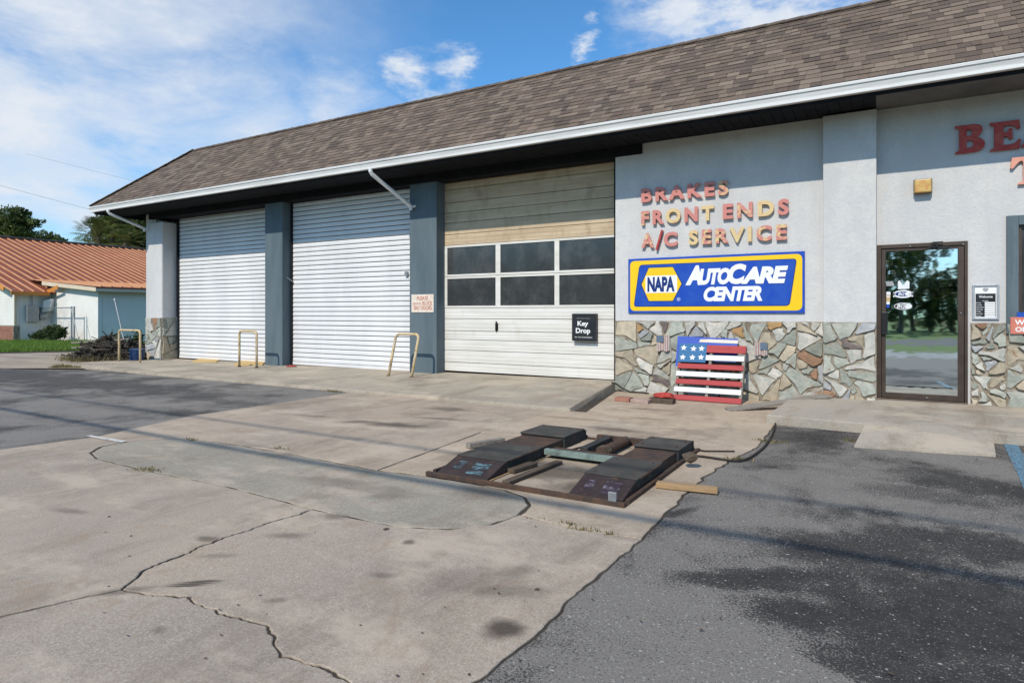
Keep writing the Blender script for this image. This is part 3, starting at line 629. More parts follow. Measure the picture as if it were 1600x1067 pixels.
def tile_mesh(mb, x, u, wi, shade, th):
    o = Vector((x,RY0,RZ0))+ru*(u-.004); X = Vector((wi-.003,0,0)); Uv = ru*(EXP+.012)
    mb.add([o+rn*.001, o+X+rn*.001, o+X+Uv+rn*.001, o+Uv+rn*.001, o+rn*th, o+X+rn*th, o+X+Uv+rn*.003, o+Uv+rn*.003], [(0,3,2,1),(4,5,6,7),(0,1,5,4),(1,2,6,5),(2,3,7,6),(3,0,4,7)], pal[shade])
for d, x, u, wi, sh in tiles[:300]:
    key = (wi, sh, R.randrange(2))
    if key not in shm:
        mb = MB(); tile_mesh(mb, 0, 0, wi, sh, (.011,.017)[key[2]]); shm[key] = mb.mesh('shingle', M['shingle'], Vector((0,RY0,RZ0)))
    o = link_copy('shingle', shm[key], roof, Vector((x,RY0,RZ0))+ru*u)
mb = MB()
for d, x, u, wi, sh in tiles[300:]: tile_mesh(mb, x, u, wi, sh, R.choice((.011,.017)))
tag(mb.build('shingle_field', M['shingle'], roof), kind='stuff')
cap = MB(); x = hx1
while x < XR:
    s_ = R.choice(pal); cap.bar((x,RY1,RZ1+.012),(x+.3,RY1,RZ1+.02),.22,.018,(0,-.6,1),s_); x += .28
t = 0; a_, b_ = Vector((hx0,RY0,RZ0)), Vector((hx1,RY1,RZ1))
while t < 1: cap.bar(a_.lerp(b_,t)+Vector((0,0,.012)), a_.lerp(b_,min(1,t+.1))+Vector((0,0,.02)), .2, .018, (-1,-1,2), R.choice(pal)); t += .09
cap.build('ridge_cap', M['shingle'], roof)
# roll-up doors, slat by slat
def roll_door(x0, x1, y, zb, zt_, chain=True):
    base = MB(); base.box(x0-.05, x1+.05, y+.02, y+.05, zb, zt_+.1); d_ = base.build('roll_door', M['navy'], B)
    pt = .1115; pr = [(.004,.004),(-.012,.006),(-.017,.012),(-.018,.04),(-.015,.075),(-.008,.098),(.006,.104),(.008,.05)]
    mb = MB(); mb.prism(pr, lambda a,b: Vector((x0,y+a,b)), lambda a,b: Vector((x1,y+a,b))); me = mb.mesh('slat', M['slat'], smooth=False)
    z = zb+.07
    while z < zt_:
        link_copy('slat', me, d_, (0, R.uniform(-.0015,.0015), z)); z += pt
    bb = MB(); bb.box(x0-.005,x1+.005,y-.025,y+.012,zb,zb+.068); bb.build('bottom_bar', M['slat'], d_)
    for xx in (x0-.03, x1+.03):
        tr = MB(); tr.box(xx-.028,xx+.028,y-.045,y-.005,zb-.02,zt_+.05); tr.build('guide_track', M['navy'], d_)
    return d_
D1 = roll_door(yx(281.5,.44), yx(414,0)+.06, .44, .085, 4.1)
p2r = yx(441,0); D2 = roll_door(p2r+.07, yx(640,0)-.02, .285, zfl(-10.6)+.005, 4.1)
lk = MB(); zc = yz(630,428,.25); 
hd = MB(); hd.tube([(p2r+.03,.1,yz(449,434,.2)),(p2r+.1,.23,yz(456,440,.24))],.015,6); hd.build('latch', M['galv'], D2)
hd = MB(); hd.box(yx(635,.25)-.03,yx(635,.25)+.05,.22,.255,yz(635,428,.25)-.05,yz(635,428,.25)+.05); hd.build('latch', M['galv'], D2)
# sectional door
SY = .285; sx0, sx1 = yx(693,SY), -3.98
back = MB(); back.box(sx0-.02,sx1+.05,SY+.05,SY+.08,0,4.12); SD = back.build('sectional_door', M['navy'], B)
zl = [.165,.35,.60,.82,1.0,1.25,1.47]; zu = [2.77,3.0,3.24,3.45,3.66,3.93,4.12]
for zs, m_ in ((zl, 'door_white'), (zu, 'door_old')):
    for a, b in zip(zs[:-1], zs[1:]):
        mb = MB(); mb.box(sx0,sx1,SY,SY+.04,a+.005,b-.005)
        for f in (.33,.66): 
            zz = a+(b-a)*f; mb.box(sx0,sx1,SY-.0035,SY+.001,zz-.012,zz+.012)
        mb.build('panel', M[m_] if not (m_ == 'door_old' and a > 3.2) else M['door_old'], SD, bevel=.004)
wx = [yx(p, SY) for p in (699,774.5,782,866.5,874)]+[-4.03]
fz = [1.47,1.515,2.075,2.165,2.725,2.77]
fm = MB(); fm.box(sx0,sx1,SY-.006,SY+.03,fz[0]+.003,fz[1]); fm.box(sx0,sx1,SY-.006,SY+.03,fz[2],(fz[2]+fz[3])/2-.004); fm.box(sx0,sx1,SY-.006,SY+.03,(fz[2]+fz[3])/2+.004,fz[3]); fm.box(sx0,sx1,SY-.006,SY+.03,fz[4],fz[5]-.003)
for z0, z1 in ((fz[1],fz[2]),(fz[3],fz[4])):
    for a, b in ((sx0,wx[0]),(wx[1],wx[2]),(wx[3],wx[4]),(wx[5],sx1)): fm.box(a,b,SY-.006,SY+.03,z0,z1)
fm.build('window_frame', M['door_white'], SD, bevel=.003)
for z0, z1 in ((fz[1],fz[2]),(fz[3],fz[4])):
    for a, b in ((wx[0],wx[1]),(wx[2],wx[3]),(wx[4],wx[5])):
        mb = MB(); mb.box(a-.005,b+.005,SY+.012,SY+.02,z0-.005,z1+.005); mb.build('pane', M['dark_glass'], SD)
hm = MB(); hx, hz = yx(776.5,SY), yz(776.5,509,SY); hm.box(hx-.03,hx+.03,SY-.02,SY-.003,hz-.09,hz+.05); hm.tube([(hx,SY-.03,hz+.09),(hx+.01,SY-.04,hz),(hx-.01,SY-.02,hz-.11)],.014,6); hm.build('door_handle', M['black_plastic'], SD)
# entrance door
ED = empty('entrance_door', ((DX0+DX1)/2,0,DZ0), B)
def ex(px): return yx(px, -.01)
gx0, gx1 = ex(1384), ex(1496.5); gz0, gz1 = yz(1440,615,0), yz(1440,391,0); dx0, dx1 = ex(1377), ex(1507)
f = MB(); f.box(DX0-.01,dx0,-.03,.1,DZ0-.01,DZ1); f.box(dx1,DX1+.0,-.03,.1,DZ0-.01,DZ1); f.box(dx0,dx1,-.03,.1,DZ1-.055,DZ1); f.box(DX0,DX1,-.05,.1,DZ0-.02,DZ0+.012); f.build('door_frame', M['bronze'], ED, bevel=.004)
f = MB(); zt1 = DZ1-.06; f.box(dx0+.004,gx0,-.012,.03,DZ0+.016,zt1); f.box(gx1,dx1-.004,-.012,.03,DZ0+.016,zt1); f.box(gx0,gx1,-.012,.03,gz1,zt1); f.box(gx0,gx1,-.012,.03,DZ0+.016,gz0); f.build('door_stile', M['bronze'], ED, bevel=.003)
f = MB(); f.box(gx0-.006,gx1+.006,.004,.012,gz0-.006,gz1+.006); f.build('glass', M['film_glass'], ED)
f = MB(); hz0, hz1 = yz(1382,523,0), yz(1382,487,0); f.box(ex(1376.5),ex(1387),-.055,-.014,hz0,hz1); f.build('door_handle', M['black_plastic'], ED, bevel=.012)
f = MB(); cz = yz(1463,389,0); f.box(ex(1448),ex(1484),-.06,-.014,cz-.005,cz+.028); f.box(ex(1455),ex(1458),-.09,-.04,cz+.02,cz+.085); f.box(ex(1461),ex(1464.5),-.09,-.04,cz+.02,cz+.09); f.box(ex(1457),ex(1473),-.08,-.065,cz+.08,cz+.092); f.build('door_closer', M['black_plastic'], ED)
f = MB(); 
for px, py in ((1422,385),(1501,489),(1505,382),(1448,621)): f.tube([(ex(px),-.034,yz(px,py,0)),(ex(px),-.012,yz(px,py,0))],.008,8)
f.build('screw', M['silver'], ED)
def ell(cx_, cz_, a, b, n=28): return [(cx_+a*math.cos(2*math.pi*i/n), cz_+b*math.sin(2*math.pi*i/n)) for i in range(n)]
def decal(poly, y, m_, parent, name='decal', d=.0015):
    mb = MB(); mb.prism(poly, lambda a,b: Vector((a,y,b)), lambda a,b: Vector((a,y-d,b))); return mb.build(name, m_, parent)
def pz(px, py): return (ex(px), yz(px,py,0))
vx, vz = pz(1412,446)
decal([(pz(*q)) for q in ((1403,452),(1403,440),(1406,438),(1410,445),(1413,445),(1417,438),(1421,440),(1421,451))], .003, M['white_vinyl'], ED)
cx_, cz_ = pz(1411,459.5); decal(ell(cx_,cz_,.118,.056), .003, M['white_vinyl'], ED); decal([(cx_-.118,cz_+.03),(cx_-.1,cz_+.03),(cx_-.1,cz_-.04),(cx_-.118,cz_-.04)], .003, M['white_vinyl'], ED); decal([(cx_+.1,cz_+.03),(cx_+.118,cz_+.03),(cx_+.118,cz_-.04),(cx_+.1,cz_-.04)], .003, M['white_vinyl'], ED)
decal(ell(cx_-.005,cz_+.002,.088,.034), .001, M['sign_navy'], ED); wall_text('BG', cx_-.06, cx_+.02, cz_-.022, cz_+.026, -.001, .001, M['white_vinyl'], ED, 'decal', .02, .3); decal(ell(cx_+.05,cz_+.002,.028,.024), -.001, M['white_vinyl'], ED)
c2x, c2z = pz(1411,478.5); decal(ell(c2x,c2z,.108,.048), .003, M['white_vinyl'], ED); decal(ell(c2x-.012,c2z,.088,.036), .001, M['black_plastic'], ED); wall_text('BG', c2x-.078, c2x+.03, c2z-.026, c2z+.03, -.001, .001, M['white_vinyl'], ED, 'decal', .03, .3); decal(ell(c2x+.06,c2z-.005,.038,.032), -.001, M['white_vinyl'], ED)
decal([pz(*q) for q in ((1385,440),(1395,439.5),(1398,447),(1385,447))], .003, M['grey_print'], ED)
for i, m_ in enumerate(('white_vinyl','old_sign','wood_yellow','white_vinyl','sign_blue')):
    y0 = 456+i*5; decal([pz(*q) for q in ((1385,y0),(1391.5-.4*i,y0),(1391.5-.4*i,y0+4.6),(1385,y0+4.6))], .003, M[m_], ED)
# shop window at the right
WN = empty('window', (WX0,0,WZ0), B)
f = MB(); tw = .125; f.box(WX0-.0,WX0+tw,-.045,.03,WZ0-.08,WZ1); f.box(WX0+tw,WX1-tw,-.045,.03,WZ1-tw,WZ1); f.box(WX1-tw,WX1,-.045,.03,WZ0-.08,WZ1); f.box(WX0+tw,WX1-tw,-.045,.03,WZ0-.08,WZ0+.02); f.build('window_frame', M['blue'], WN, bevel=.006)
f = MB(); f.box(WX0+tw+.001,WX0+tw+.035,.0,.05,WZ0+.02,WZ1-tw); f.box(WX0+tw+.035,WX1-tw,.0,.05,WZ1-tw-.04,WZ1-tw); f.build('sash', M['bronze'], WN)
f = MB(); f.box(WX0+tw+.03,WX1-tw,.03,.04,WZ0+.02,WZ1-tw-.03); f.build('pane', M['dark_glass'], WN)
# ------------------------------------------------------------------ stone facing
stone_pal = [((.31,.325,.285),5),((.36,.375,.335),5),((.27,.285,.25),3),((.42,.415,.38),5),((.47,.455,.42),3),((.36,.31,.235),4),((.42,.365,.28),3),((.27,.16,.10),.9),((.16,.13,.125),.6),((.33,.34,.36),2),((.40,.25,.12),.6)]
def pick_stone():
    t = R.uniform(0, sum(w for _, w in stone_pal))
    for c, w in stone_pal:
        t -= w
        if t <= 0: break
    f_ = R.uniform(.85,1.12); return tuple(x*f_ for x in c)
def cells(x0, x1, z0, z1, n):
    """angular shards: the wall broken again and again by slanting cracks"""
    area = lambda q: abs(sum(q[i].x*q[i-1].y-q[i-1].x*q[i].y for i in range(len(q))))/2
    A0 = (x1-x0)*(z1-z0); todo = [[V2((x0,z0)),V2((x1,z0)),V2((x1,z1)),V2((x0,z1))]]; out = []
    while todo:
        q = todo.pop(); goal = A0/n*R.choice((.35,.7,1,1.4,2.0,2.6))
        if area(q) < goal or len(q) < 3: out.append(q); continue
        # cut across the long way, slanting
        c = sum(q, V2((0,0)))/len(q); L = max(((q[i]-q[j]).length, i, j) for i in range(len(q)) for j in range(i)); d = (q[L[1]]-q[L[2]]).normalized()
        an = math.atan2(d.y,d.x)+R.gauss(0,.36); nrm = V2((math.cos(an),math.sin(an))); c0 = c+d*L[0]*R.uniform(-.14,.14); P_, N_ = [], []
        for k in range(len(q)):
            p, r = q[k], q[(k+1)%len(q)]; dp, dr = (p-c0).dot(nrm), (r-c0).dot(nrm)
            (P_ if dp >= 0 else N_).append(p)
            if dp*dr < 0: m = p+(r-p)*(dp/(dp-dr)); P_.append(m); N_.append(m)
        if len(P_) < 3 or len(N_) < 3: out.append(q); continue
        todo += [P_, N_]
    return out
def stones(part, x0, x1, z0, z1, n, place, tmin=.012, tmax=.042):
    """place(x, z, depth) -> point on the wall"""
    for poly in cells(x0, x1, z0, z1, n):
        cc_ = []
        for k in range(len(poly)):                      # knock off the sharp corners
            p, a_, b_ = poly[k], poly[k-1], poly[(k+1)%len(poly)]; u, w_ = (a_-p), (b_-p)
            if u.length < 1e-4 or w_.length < 1e-4: continue
            an = u.angle(w_); cut = .055 if an < 1.0 else .03 if an < 1.5 else .014
            cc_ += [p+u.normalized()*min(cut*R.uniform(.6,1.4), u.length*.4), p+w_.normalized()*min(cut*R.uniform(.6,1.4), w_.length*.4)]
        poly = cc_
        if len(poly) < 3: continue
        c = sum(poly, V2((0,0)))/len(poly); rr = []
        for k in range(len(poly)):
            p, q = poly[k], poly[(k+1)%len(poly)]; L = (q-p).length
            if L < .02: continue
            rr.append(p)
            nr = V2((-(q-p).y,(q-p).x)).normalized()
            if L > .07: rr.append(p.lerp(q,R.uniform(.3,.7))+nr*R.uniform(-.006,.02)*min(1,L/.2))
        if len(rr) < 3: continue
        gap = R.uniform(.001,.006); t = R.uniform(tmin,tmax); tx, tz = R.uniform(-.09,.09), R.uniform(-.09,.09)
        def ins(p, d):
            v = c-p; L = v.length; return p+v*min(.5, d/max(L,.02))
        gs = [gap+(R.uniform(.01,.035) if R.random() < .35 else 0) for p in rr]; lo = [ins(p,q_) for p, q_ in zip(rr,gs)]; hi = [ins(p,q_+R.uniform(.003,.012)) for p, q_ in zip(rr,gs)]; n_ = len(rr)
        vs = [place(p.x,p.y,.0) for p in lo]+[place(p.x,p.y,t*.72) for p in lo]+[place(p.x,p.y,t+(p.x-c.x)*tx+(p.y-c.y)*tz+R.uniform(-.003,.003)) for p in hi]+[place(c.x,c.y,t+R.uniform(0,.006))]
        fs = [(i,(i+1)%n_,n_+(i+1)%n_,n_+i) for i in range(n_)]+[(n_+i,n_+(i+1)%n_,2*n_+(i+1)%n_,2*n_+i) for i in range(n_)]+[(2*n_+i,2*n_+(i+1)%n_,3*n_) for i in range(n_)]
        mb = MB(); mb.add(vs, fs, pick_stone()); mb.build('stone', M['stone'], part)
SZ = 1.232
def veneer(x0, x1, y, z0, n, side=None):
    mb = MB()
    if side is None: mb.box(x0,x1,y-.014,y-.001,z0-.03,SZ); pl_ = lambda x,z,d: Vector((x,y-.012-d,z))
    else: mb.box(side+.001,side+.014,x0,x1,z0-.03,SZ); pl_ = lambda x,z,d: Vector((side+.012+d,x,z))
    v_ = mb.build('stone_facing', M['mortar'], B); stones(v_, x0, x1, z0, SZ, n, pl_); return v_
veneer(jx+.0, PX0-.002, 0, 0, 72); veneer(PX0, PX1, PY, .0, 18); veneer(DX1+.03, WX0+.0, 0, .12, 14); veneer(WX0, 3.2, -.046 if 0 else 0, .12, 34)
vp = veneer(XL+.27, yx(253,0), 0, .0, 14); veneer(XL, XL+.268, .10, .0, 7); veneer(.0, .45, 0, .03, 8, side=yx(253,0))
# ------------------------------------------------------------------ signs and letters on the wall
def wx_(px): return yx(px, -.02)
def row(name, text_groups, label, pxl):
    """one line of raised letters; each word fitted to where it stands"""
    x0 = wx_(pxl[0][1]); r_ = empty(name, (x0,-.02,yz(pxl[0][1],pxl[0][3],-.02))); tag(r_, label, 'wall lettering', 'raised lettering on the shop wall')
    for (t, a, ztop, zbot, b, mats) in pxl:
        xa, xb = wx_(a), wx_(b); pm = (a+b)/2
        z1, z0 = yz(a, ztop, -.02), yz(a, zbot, -.02)
        wall_text(t, xa, xb, z0, z1, -.03, .028, None, r_, 'letter', .043, 0, True, 1.36, [M[m] for m in mats])
    return r_
row('wall_lettering', None, 'faded red raised letters reading BRAKES, half in the eave shadow', [('BRAKES', 1003, 295.5, 317.5, 1138.5, ['let_red','let_red','let_red','let_red','let_red','let_mix'])])
row('wall_lettering', None, 'peeling red and yellow raised letters reading FRONT ENDS', [('FRONT', 1003, 330.5, 353, 1116, ['let_mix','let_red','let_yel','let_red','let_yel']), ('ENDS', 1130, 319.5, 343.5, 1233, ['let_red','let_mix','let_yel','let_red'])])
r_ = row('wall_lettering', None, 'peeling red and yellow raised letters reading A/C SERVICE above the blue sign', [('A', 1003, 365.5, 388, 1022.5, ['let_mix']), ('C', 1038, 363.5, 386, 1059, ['let_red']), ('SERVICE', 1077, 360.5, 383.5, 1230, ['let_yel','let_mix','let_mix','let_yel','let_yel','let_mix','let_mix'])])
mb = MB(); a, b = Vector((wx_(1026.5),-.044,yz(1026,391,-.02))), Vector((wx_(1035.5),-.044,yz(1035,360,-.02))); mb.bar(a, b, .03, .05, (0,1,0)); mb.build('letter', M['let_dull'], r_)
# heavy slab letters over the entrance
def poly_letter(outer, holes, x0, z0, w_, h_, m_, parent, depth=.035):
    bm = bmesh.new(); es = []
    for L in [outer]+holes:
        vs = [bm.verts.new((x0+p[0]*w_, -.012, z0+p[1]*h_)) for p in L]; es += [bm.edges.new((vs[i], vs[(i+1)%len(vs)])) for i in range(len(vs))]
    bmesh.ops.triangle_fill(bm, edges=es, use_beauty=True)
    ex_ = bmesh.ops.extrude_face_region(bm, geom=bm.faces[:]); bmesh.ops.translate(bm, verts=[v for v in ex_['geom'] if isinstance(v, bmesh.types.BMVert)], vec=(0,-depth,0))
    bmesh.ops.recalc_face_normals(bm, faces=bm.faces); me = bpy.data.meshes.new('letter'); bm.to_mesh(me); bm.free()
    off = BASE[parent.name]
    for v in me.vertices: v.co -= off
    me.materials.append(m_); o = bpy.data.objects.new('letter', me); COL.objects.link(o); o.parent = parent; return o
Bo = [(0,0),(.04,.06),(.13,.10),(.15,.16),(.15,.84),(.1,.9),(.02,.93),(0,1),(.62,1),(.8,.97),(.9,.88),(.92,.76),(.88,.65),(.78,.56),(.72,.53),(.88,.46),(.98,.35),(1,.24),(.95,.12),(.84,.03),(.66,0)]
Bh = [[(.40,.60),(.52,.60),(.58,.66),(.59,.74),(.55,.81),(.48,.83),(.40,.82)],[(.40,.17),(.40,.42),(.5,.44),(.58,.41),(.62,.33),(.6,.23),(.53,.17)]]
Eo = [(0,0),(.04,.06),(.13,.10),(.15,.16),(.15,.84),(.1,.9),(.02,.93),(0,1),(.94,1),(.97,.7),(.9,.68),(.82,.78),(.7,.84),(.46,.84),(.44,.62),(.55,.62),(.6,.68),(.62,.74),(.72,.74),(.74,.36),(.66,.34),(.62,.42),(.55,.47),(.44,.47),(.44,.18),(.66,.17),(.82,.22),(.93,.34),(1,.32),(.95,0)]
To = [(.22,0),(.24,.07),(.36,.1),(.37,.2),(.37,.8),(.34,.86),(.26,.84),(.16,.72),(.08,.6),(0,.62),(.05,1),(.95,1),(1,.62),(.92,.6),(.84,.72),(.74,.84),(.66,.86),(.63,.8),(.63,.2),(.64,.1),(.76,.07),(.78,0)]
Ao = [(0,0),(.02,.08),(.1,.12),(.4,1),(.64,1),(.92,.12),(.98,.08),(1,0),(.6,0),(.6,.08),(.66,.12),(.62,.24),(.36,.24),(.33,.12),(.4,.08),(.4,0)]
Ah = [[(.40,.38),(.58,.38),(.5,.68)]]
bl = empty('wall_lettering', (wx_(1492),-.02,yz(1492,242,0))); tag(bl, 'dark red slab letters in the shadow at top right, starting BE', 'wall lettering', 'raised lettering on the shop wall')
hB = yz(1500,199,0)-yz(1500,242,0)
poly_letter(Bo, Bh, wx_(1491.5), yz(1500,241,0), wx_(1539)-wx_(1491.5), hB, M['let_dull'], bl)
poly_letter(Eo, [], wx_(1546), yz(1560,236.5,0), wx_(1595)-wx_(1546), hB, M['let_dull'], bl)
poly_letter(Ao, Ah, wx_(1595.5), yz(1597,231,0), .36, hB, M['let_dull'], bl)
tl = empty('wall_lettering', (wx_(1580),-.02,yz(1580,289,0))); tag(tl, 'faded salmon slab letter T in sunlight below the dark red letters', 'wall lettering', 'raised lettering on the shop wall')
poly_letter(To, [], wx_(1578), yz(1590,289.5,0), .36, yz(1590,247,0)-yz(1590,289.5,0), M['let_pink'], tl)
# the big blue and yellow panel
NX0, NX1 = wx_(982), wx_(1257.5); NZ0, NZ1 = yz(1257,489,-.02), yz(1257,392.5,-.02)
ns = empty('wall_sign', (NX0,-.02,NZ0)); tag(ns, 'large blue and yellow NAPA AUTOCARE CENTER sign above the stone', 'sign')
mb = MB(); mb.box(NX0,NX1,-.03,-.003,NZ0,NZ1); mb.build('sign_panel', M['sign_blue'], ns)
nw, nh = NX1-NX0, NZ1-NZ0
def npt(u, v): return (NX0+u*nw, NZ0+v*nh)
def rounded(pts, rads, n=7):
    out = []
    for i, p in enumerate(pts):
        p = V2(p); a = (V2(pts[i-1])-p).normalized(); b = (V2(pts[(i+1)%len(pts)])-p).normalized(); r = rads[i]; s_, e_ = p+a*r, p+b*r
        for k in range(n+1):
            t = k/n; out.append(tuple((1-t)**2*s_+2*t*(1-t)*p+t*t*e_))
    return out
def layer(pts, y, m_, name): return decal(pts, y, M[m_], ns, name)
m1 = .045
yel = rounded([npt(.012,.04),npt(.988,.04),npt(.988,.96),npt(.012,.96)], [.09]*4)
layer(yel, -.0305, 'sign_yellow', 'border_print')
layer(rounded([npt(.035,.115),npt(.925,.115),npt(.962,.885),npt(.072,.885)], [.06]*4), -.0325, 'sign_navy', 'outline_print')
layer(rounded([npt(.04,.128),npt(.921,.128),npt(.957,.872),npt(.077,.872)], [.055]*4), -.0345, 'sign_blue', 'field_print')
hexo = [npt(.083,.5),npt(.133,.22),npt(.28,.22),npt(.332,.52),npt(.28,.82),npt(.133,.82)]
layer([npt(.083-.003,.52),npt(.131,.205),npt(.282,.205),npt(.337,.52),npt(.282,.835),npt(.131,.835)], -.0365, 'sign_navy', 'badge_outline'); 
layer([npt(.087,.52),npt(.133,.22),npt(.28,.22),npt(.332,.52),npt(.28,.82),npt(.133,.82)], -.0385, 'sign_yellow', 'badge')
layer([npt(.112,.365),npt(.306,.365),npt(.306,.675),npt(.112,.675)], -.0405, 'sign_white', 'badge_band')
wall_text('NAPA', *npt(.124,0)[:1], npt(.292,0)[0], npt(0,.385)[1], npt(0,.655)[1], -.0422, .0015, M['sign_navy'], ns, 'letter_print', .05, 0, True, .98, None, .0003)
def word(caps, y, y0, yc1, y1):
    for n_, (t, u0, u1, big) in enumerate(caps):
        wall_text(t, npt(u0,0)[0], npt(u1,0)[0], npt(0,y0)[1], npt(0,yc1 if big else y1)[1], y-.0025*n_, .0008, M['sign_white'], ns, 'letter_print', .06, .22, True, .9, None, .0006)
word([('A',.355,.455,1),('UTO',.437,.615,0),('C',.598,.70,1),('ARE',.672,.918,0)], -.0362, .49, .835, .775)
wall_text('CENTER', npt(.462,0)[0], npt(.785,0)[0], npt(0,.20)[1], npt(0,.455)[1], -.0362, .0008, M['sign_white'], ns, 'letter_print', .055, .22, True, .92, None, .0006)
wall_text('®', npt(.305,0)[0], npt(.325,0)[0], npt(0,.215)[1], npt(0,.275)[1], -.0362, .0015, M['sign_white'], ns, 'letter_print')
# old notice on the pier
q0, q1 = yx(643,-.01), yx(677.5,-.01); z0, z1 = yz(660,488,-.01), yz(660,460,-.01)
pb = empty('notice_sign', (q0,-.01,z0)); tag(pb, 'small foxed white sign reading PLEASE DO NOT BLOCK BAY DOORS on the blue pier', 'sign')
mb = MB(); mb.box(q0,q1,-.012,-.002,z0,z1); mb.build('sign_panel', M['old_sign'], pb)
def frac(u, v): return q0+(q1-q0)*u, z0+(z1-z0)*v
for t, u0, u1, v0, v1 in (('PLEASE',.25,.76,.68,.89),('DO NOT',.06,.44,.42,.54),('BLOCK',.5,.95,.40,.62),('BAY DOORS',.13,.92,.14,.36)):
    wall_text(t, frac(u0,0)[0], frac(u1,0)[0], frac(0,v0)[1], frac(0,v1)[1], -.0125, .001, M['red_print'], pb, 'letter_print', .02)
# key drop box
ky = SY-.012; kx0, kx1 = yx(893.5,ky-.09), yx(931,ky-.09); kz0, kz1 = yz(893.5,532.5,ky-.09), yz(893.5,490,ky-.09)
kb = empty('key_drop_box', (kx0,ky,kz0)); tag(kb, 'black key drop box with white lettering on the white garage door', 'key box')
mb = MB(); mb.box(kx0,kx1,ky-.09,ky+.008,kz0,kz1); mb.build('body', M['blackbox'], kb, bevel=.006)
mb = MB(); mb.box(kx0+.03,kx1-.03,ky-.0935,ky-.088,kz1-.035,kz1-.018); mb.build('slot', M['black_plastic'], kb)
kw, kh = kx1-kx0, kz1-kz0
for t, u0, u1, v0, v1, m_, bo in (('Key',.24,.69,.50,.73,'white_print',.03),('Drop',.17,.77,.23,.475,'white_print',.03),('For Your Convenience',.13,.85,.12,.165,'white_print',.01),('After Hour Service',.2,.75,.81,.85,'grey_print',0)):
    wall_text(t, kx0+kw*u0, kx0+kw*u1, kz0+kh*v0, kz0+kh*v1, ky-.0905, .001, M[m_], kb, 'letter_print', bo)
# opening hours in an aluminium frame
hx0_, hx1_ = wx_(1519), wx_(1561.5); hz0_, hz1_ = yz(1540,499.5,0), yz(1540,444.5,0)
hs = empty('hours_sign', (hx0_,-.02,hz0_)); tag(hs, 'small framed Welcome sign with opening hours beside the glass door', 'sign')
mb = MB(); hw, hh = hx1_-hx0_, hz1_-hz0_
for bx in ((hx0_,hx0_+.028,hz0_,hz1_),(hx1_-.028,hx1_,hz0_,hz1_),(hx0_+.028,hx1_-.028,hz0_,hz0_+.028),(hx0_+.028,hx1_-.028,hz1_-.028,hz1_)): mb.box(bx[0],bx[1],-.025,-.002,bx[2],bx[3])
mb.build('frame', M['silver'], hs, bevel=.004)
mb = MB(); mb.box(hx0_+.026,hx1_-.026,-.01,-.003,hz0_+.026,hz1_-.026); mb.build('sheet', M['white_print'], hs)
U = lambda u: hx0_+hw*u; Vv = lambda v: hz0_+hh*v
decal([(U(.13),Vv(.08)),(U(.87),Vv(.08)),(U(.87),Vv(.74)),(U(.13),Vv(.74))], -.0102, M['blackbox'], hs, 'print')
decal([(U(.38),Vv(.87)),(U(.44),Vv(.9)),(U(.56),Vv(.9)),(U(.62),Vv(.87)),(U(.58),Vv(.82)),(U(.5),Vv(.785)),(U(.42),Vv(.82))], -.0102, M['grey_print'], hs, 'print')
wall_text('Welcome', U(.25), U(.76), Vv(.62), Vv(.685), -.0119, .0008, M['white_print'], hs, 'letter_print', .02)
wall_text('HOURS', U(.38), U(.6), Vv(.515), Vv(.545), -.0119, .0008, M['white_print'], hs, 'letter_print', .01)
for i, dname in enumerate(('Monday','Tuesday','Wednesday','Thursday','Friday','Saturday','Sunday')):
    v = .458-.062*i; wd = .055*len(dname)*.72
    wall_text(dname, U(.15), U(.15+wd*.78), Vv(v), Vv(v+.036), -.0119, .0008, M['white_print'], hs, 'letter_print', .01)
    decal([(U(.47),Vv(v-.008)),(U(.85),Vv(v-.008)),(U(.85),Vv(v+.042)),(U(.47),Vv(v+.042))], -.0119, M['white_print'], hs, 'print')
# faded red plate and blue strip under the window at the right edge
rx0 = yx(1578.5,-.07); rz0, rz1 = yz(1580,521.5,-.07), yz(1580,495.5,-.07)
rs = empty('wall_plate', (rx0,-.07,rz0)); tag(rs, 'faded red sign with white letters under the window at the right edge', 'sign')
mb = MB(); mb.box(rx0,rx0+.5,-.08,-.07,rz0,rz1); mb.build('sign_panel', M['pink_sign'], rs)
wall_text('WILL', rx0+.045, rx0+.27, rz0+.115, rz0+.182, -.0805, .0012, M['white_print'], rs, 'letter_print', .025, 0, False, 1.1); wall_text('OF', rx0+.05, rx0+.16, rz0+.026, rz0+.09, -.0805, .0012, M['white_print'], rs, 'letter_print', .03)
mb = MB(); mb.box(yx(1589,-.06),yx(1589,-.06)+.4,-.068,-.05,yz(1590,496,-.06),yz(1590,488,-.06)); o = mb.build('sign_strip', M['sign_blue']); tag(o, 'blue strip on the window sill behind the faded red sign', 'sign')
# wall lamp
lx0, lx1 = yx(1427.5,-.1), yx(1457,-.1); lz0, lz1 = yz(1440,302,-.1), yz(1440,279.5,-.1)
lp = empty('wall_lamp', (lx0,-.02,lz0)); tag(lp, 'yellowed box lamp on the wall above the glass door', 'lamp')
def frustum(x0,x1,z0,z1,y0,x2,x3,z2,z3,y1): m_ = MB(); m_.add([(x0,y0,z0),(x1,y0,z0),(x1,y0,z1),(x0,y0,z1),(x2,y1,z2),(x3,y1,z2),(x3,y1,z3),(x2,y1,z3)], [(0,3,2,1),(4,5,6,7),(0,1,5,4),(1,2,6,5),(2,3,7,6),(3,0,4,7)]); return m_
frustum(lx0+.01,lx1-.01,lz0+.01,lz1-.01,-.003,lx0,lx1,lz0,lz1,-.06).build('housing', M['bronze'], lp)
frustum(lx0+.004,lx1-.004,lz0+.004,lz1-.004,-.0605,lx0+.016,lx1-.016,lz0+.012,lz1-.014,-.12).build('lens', M['amber'], lp, bevel=.01)
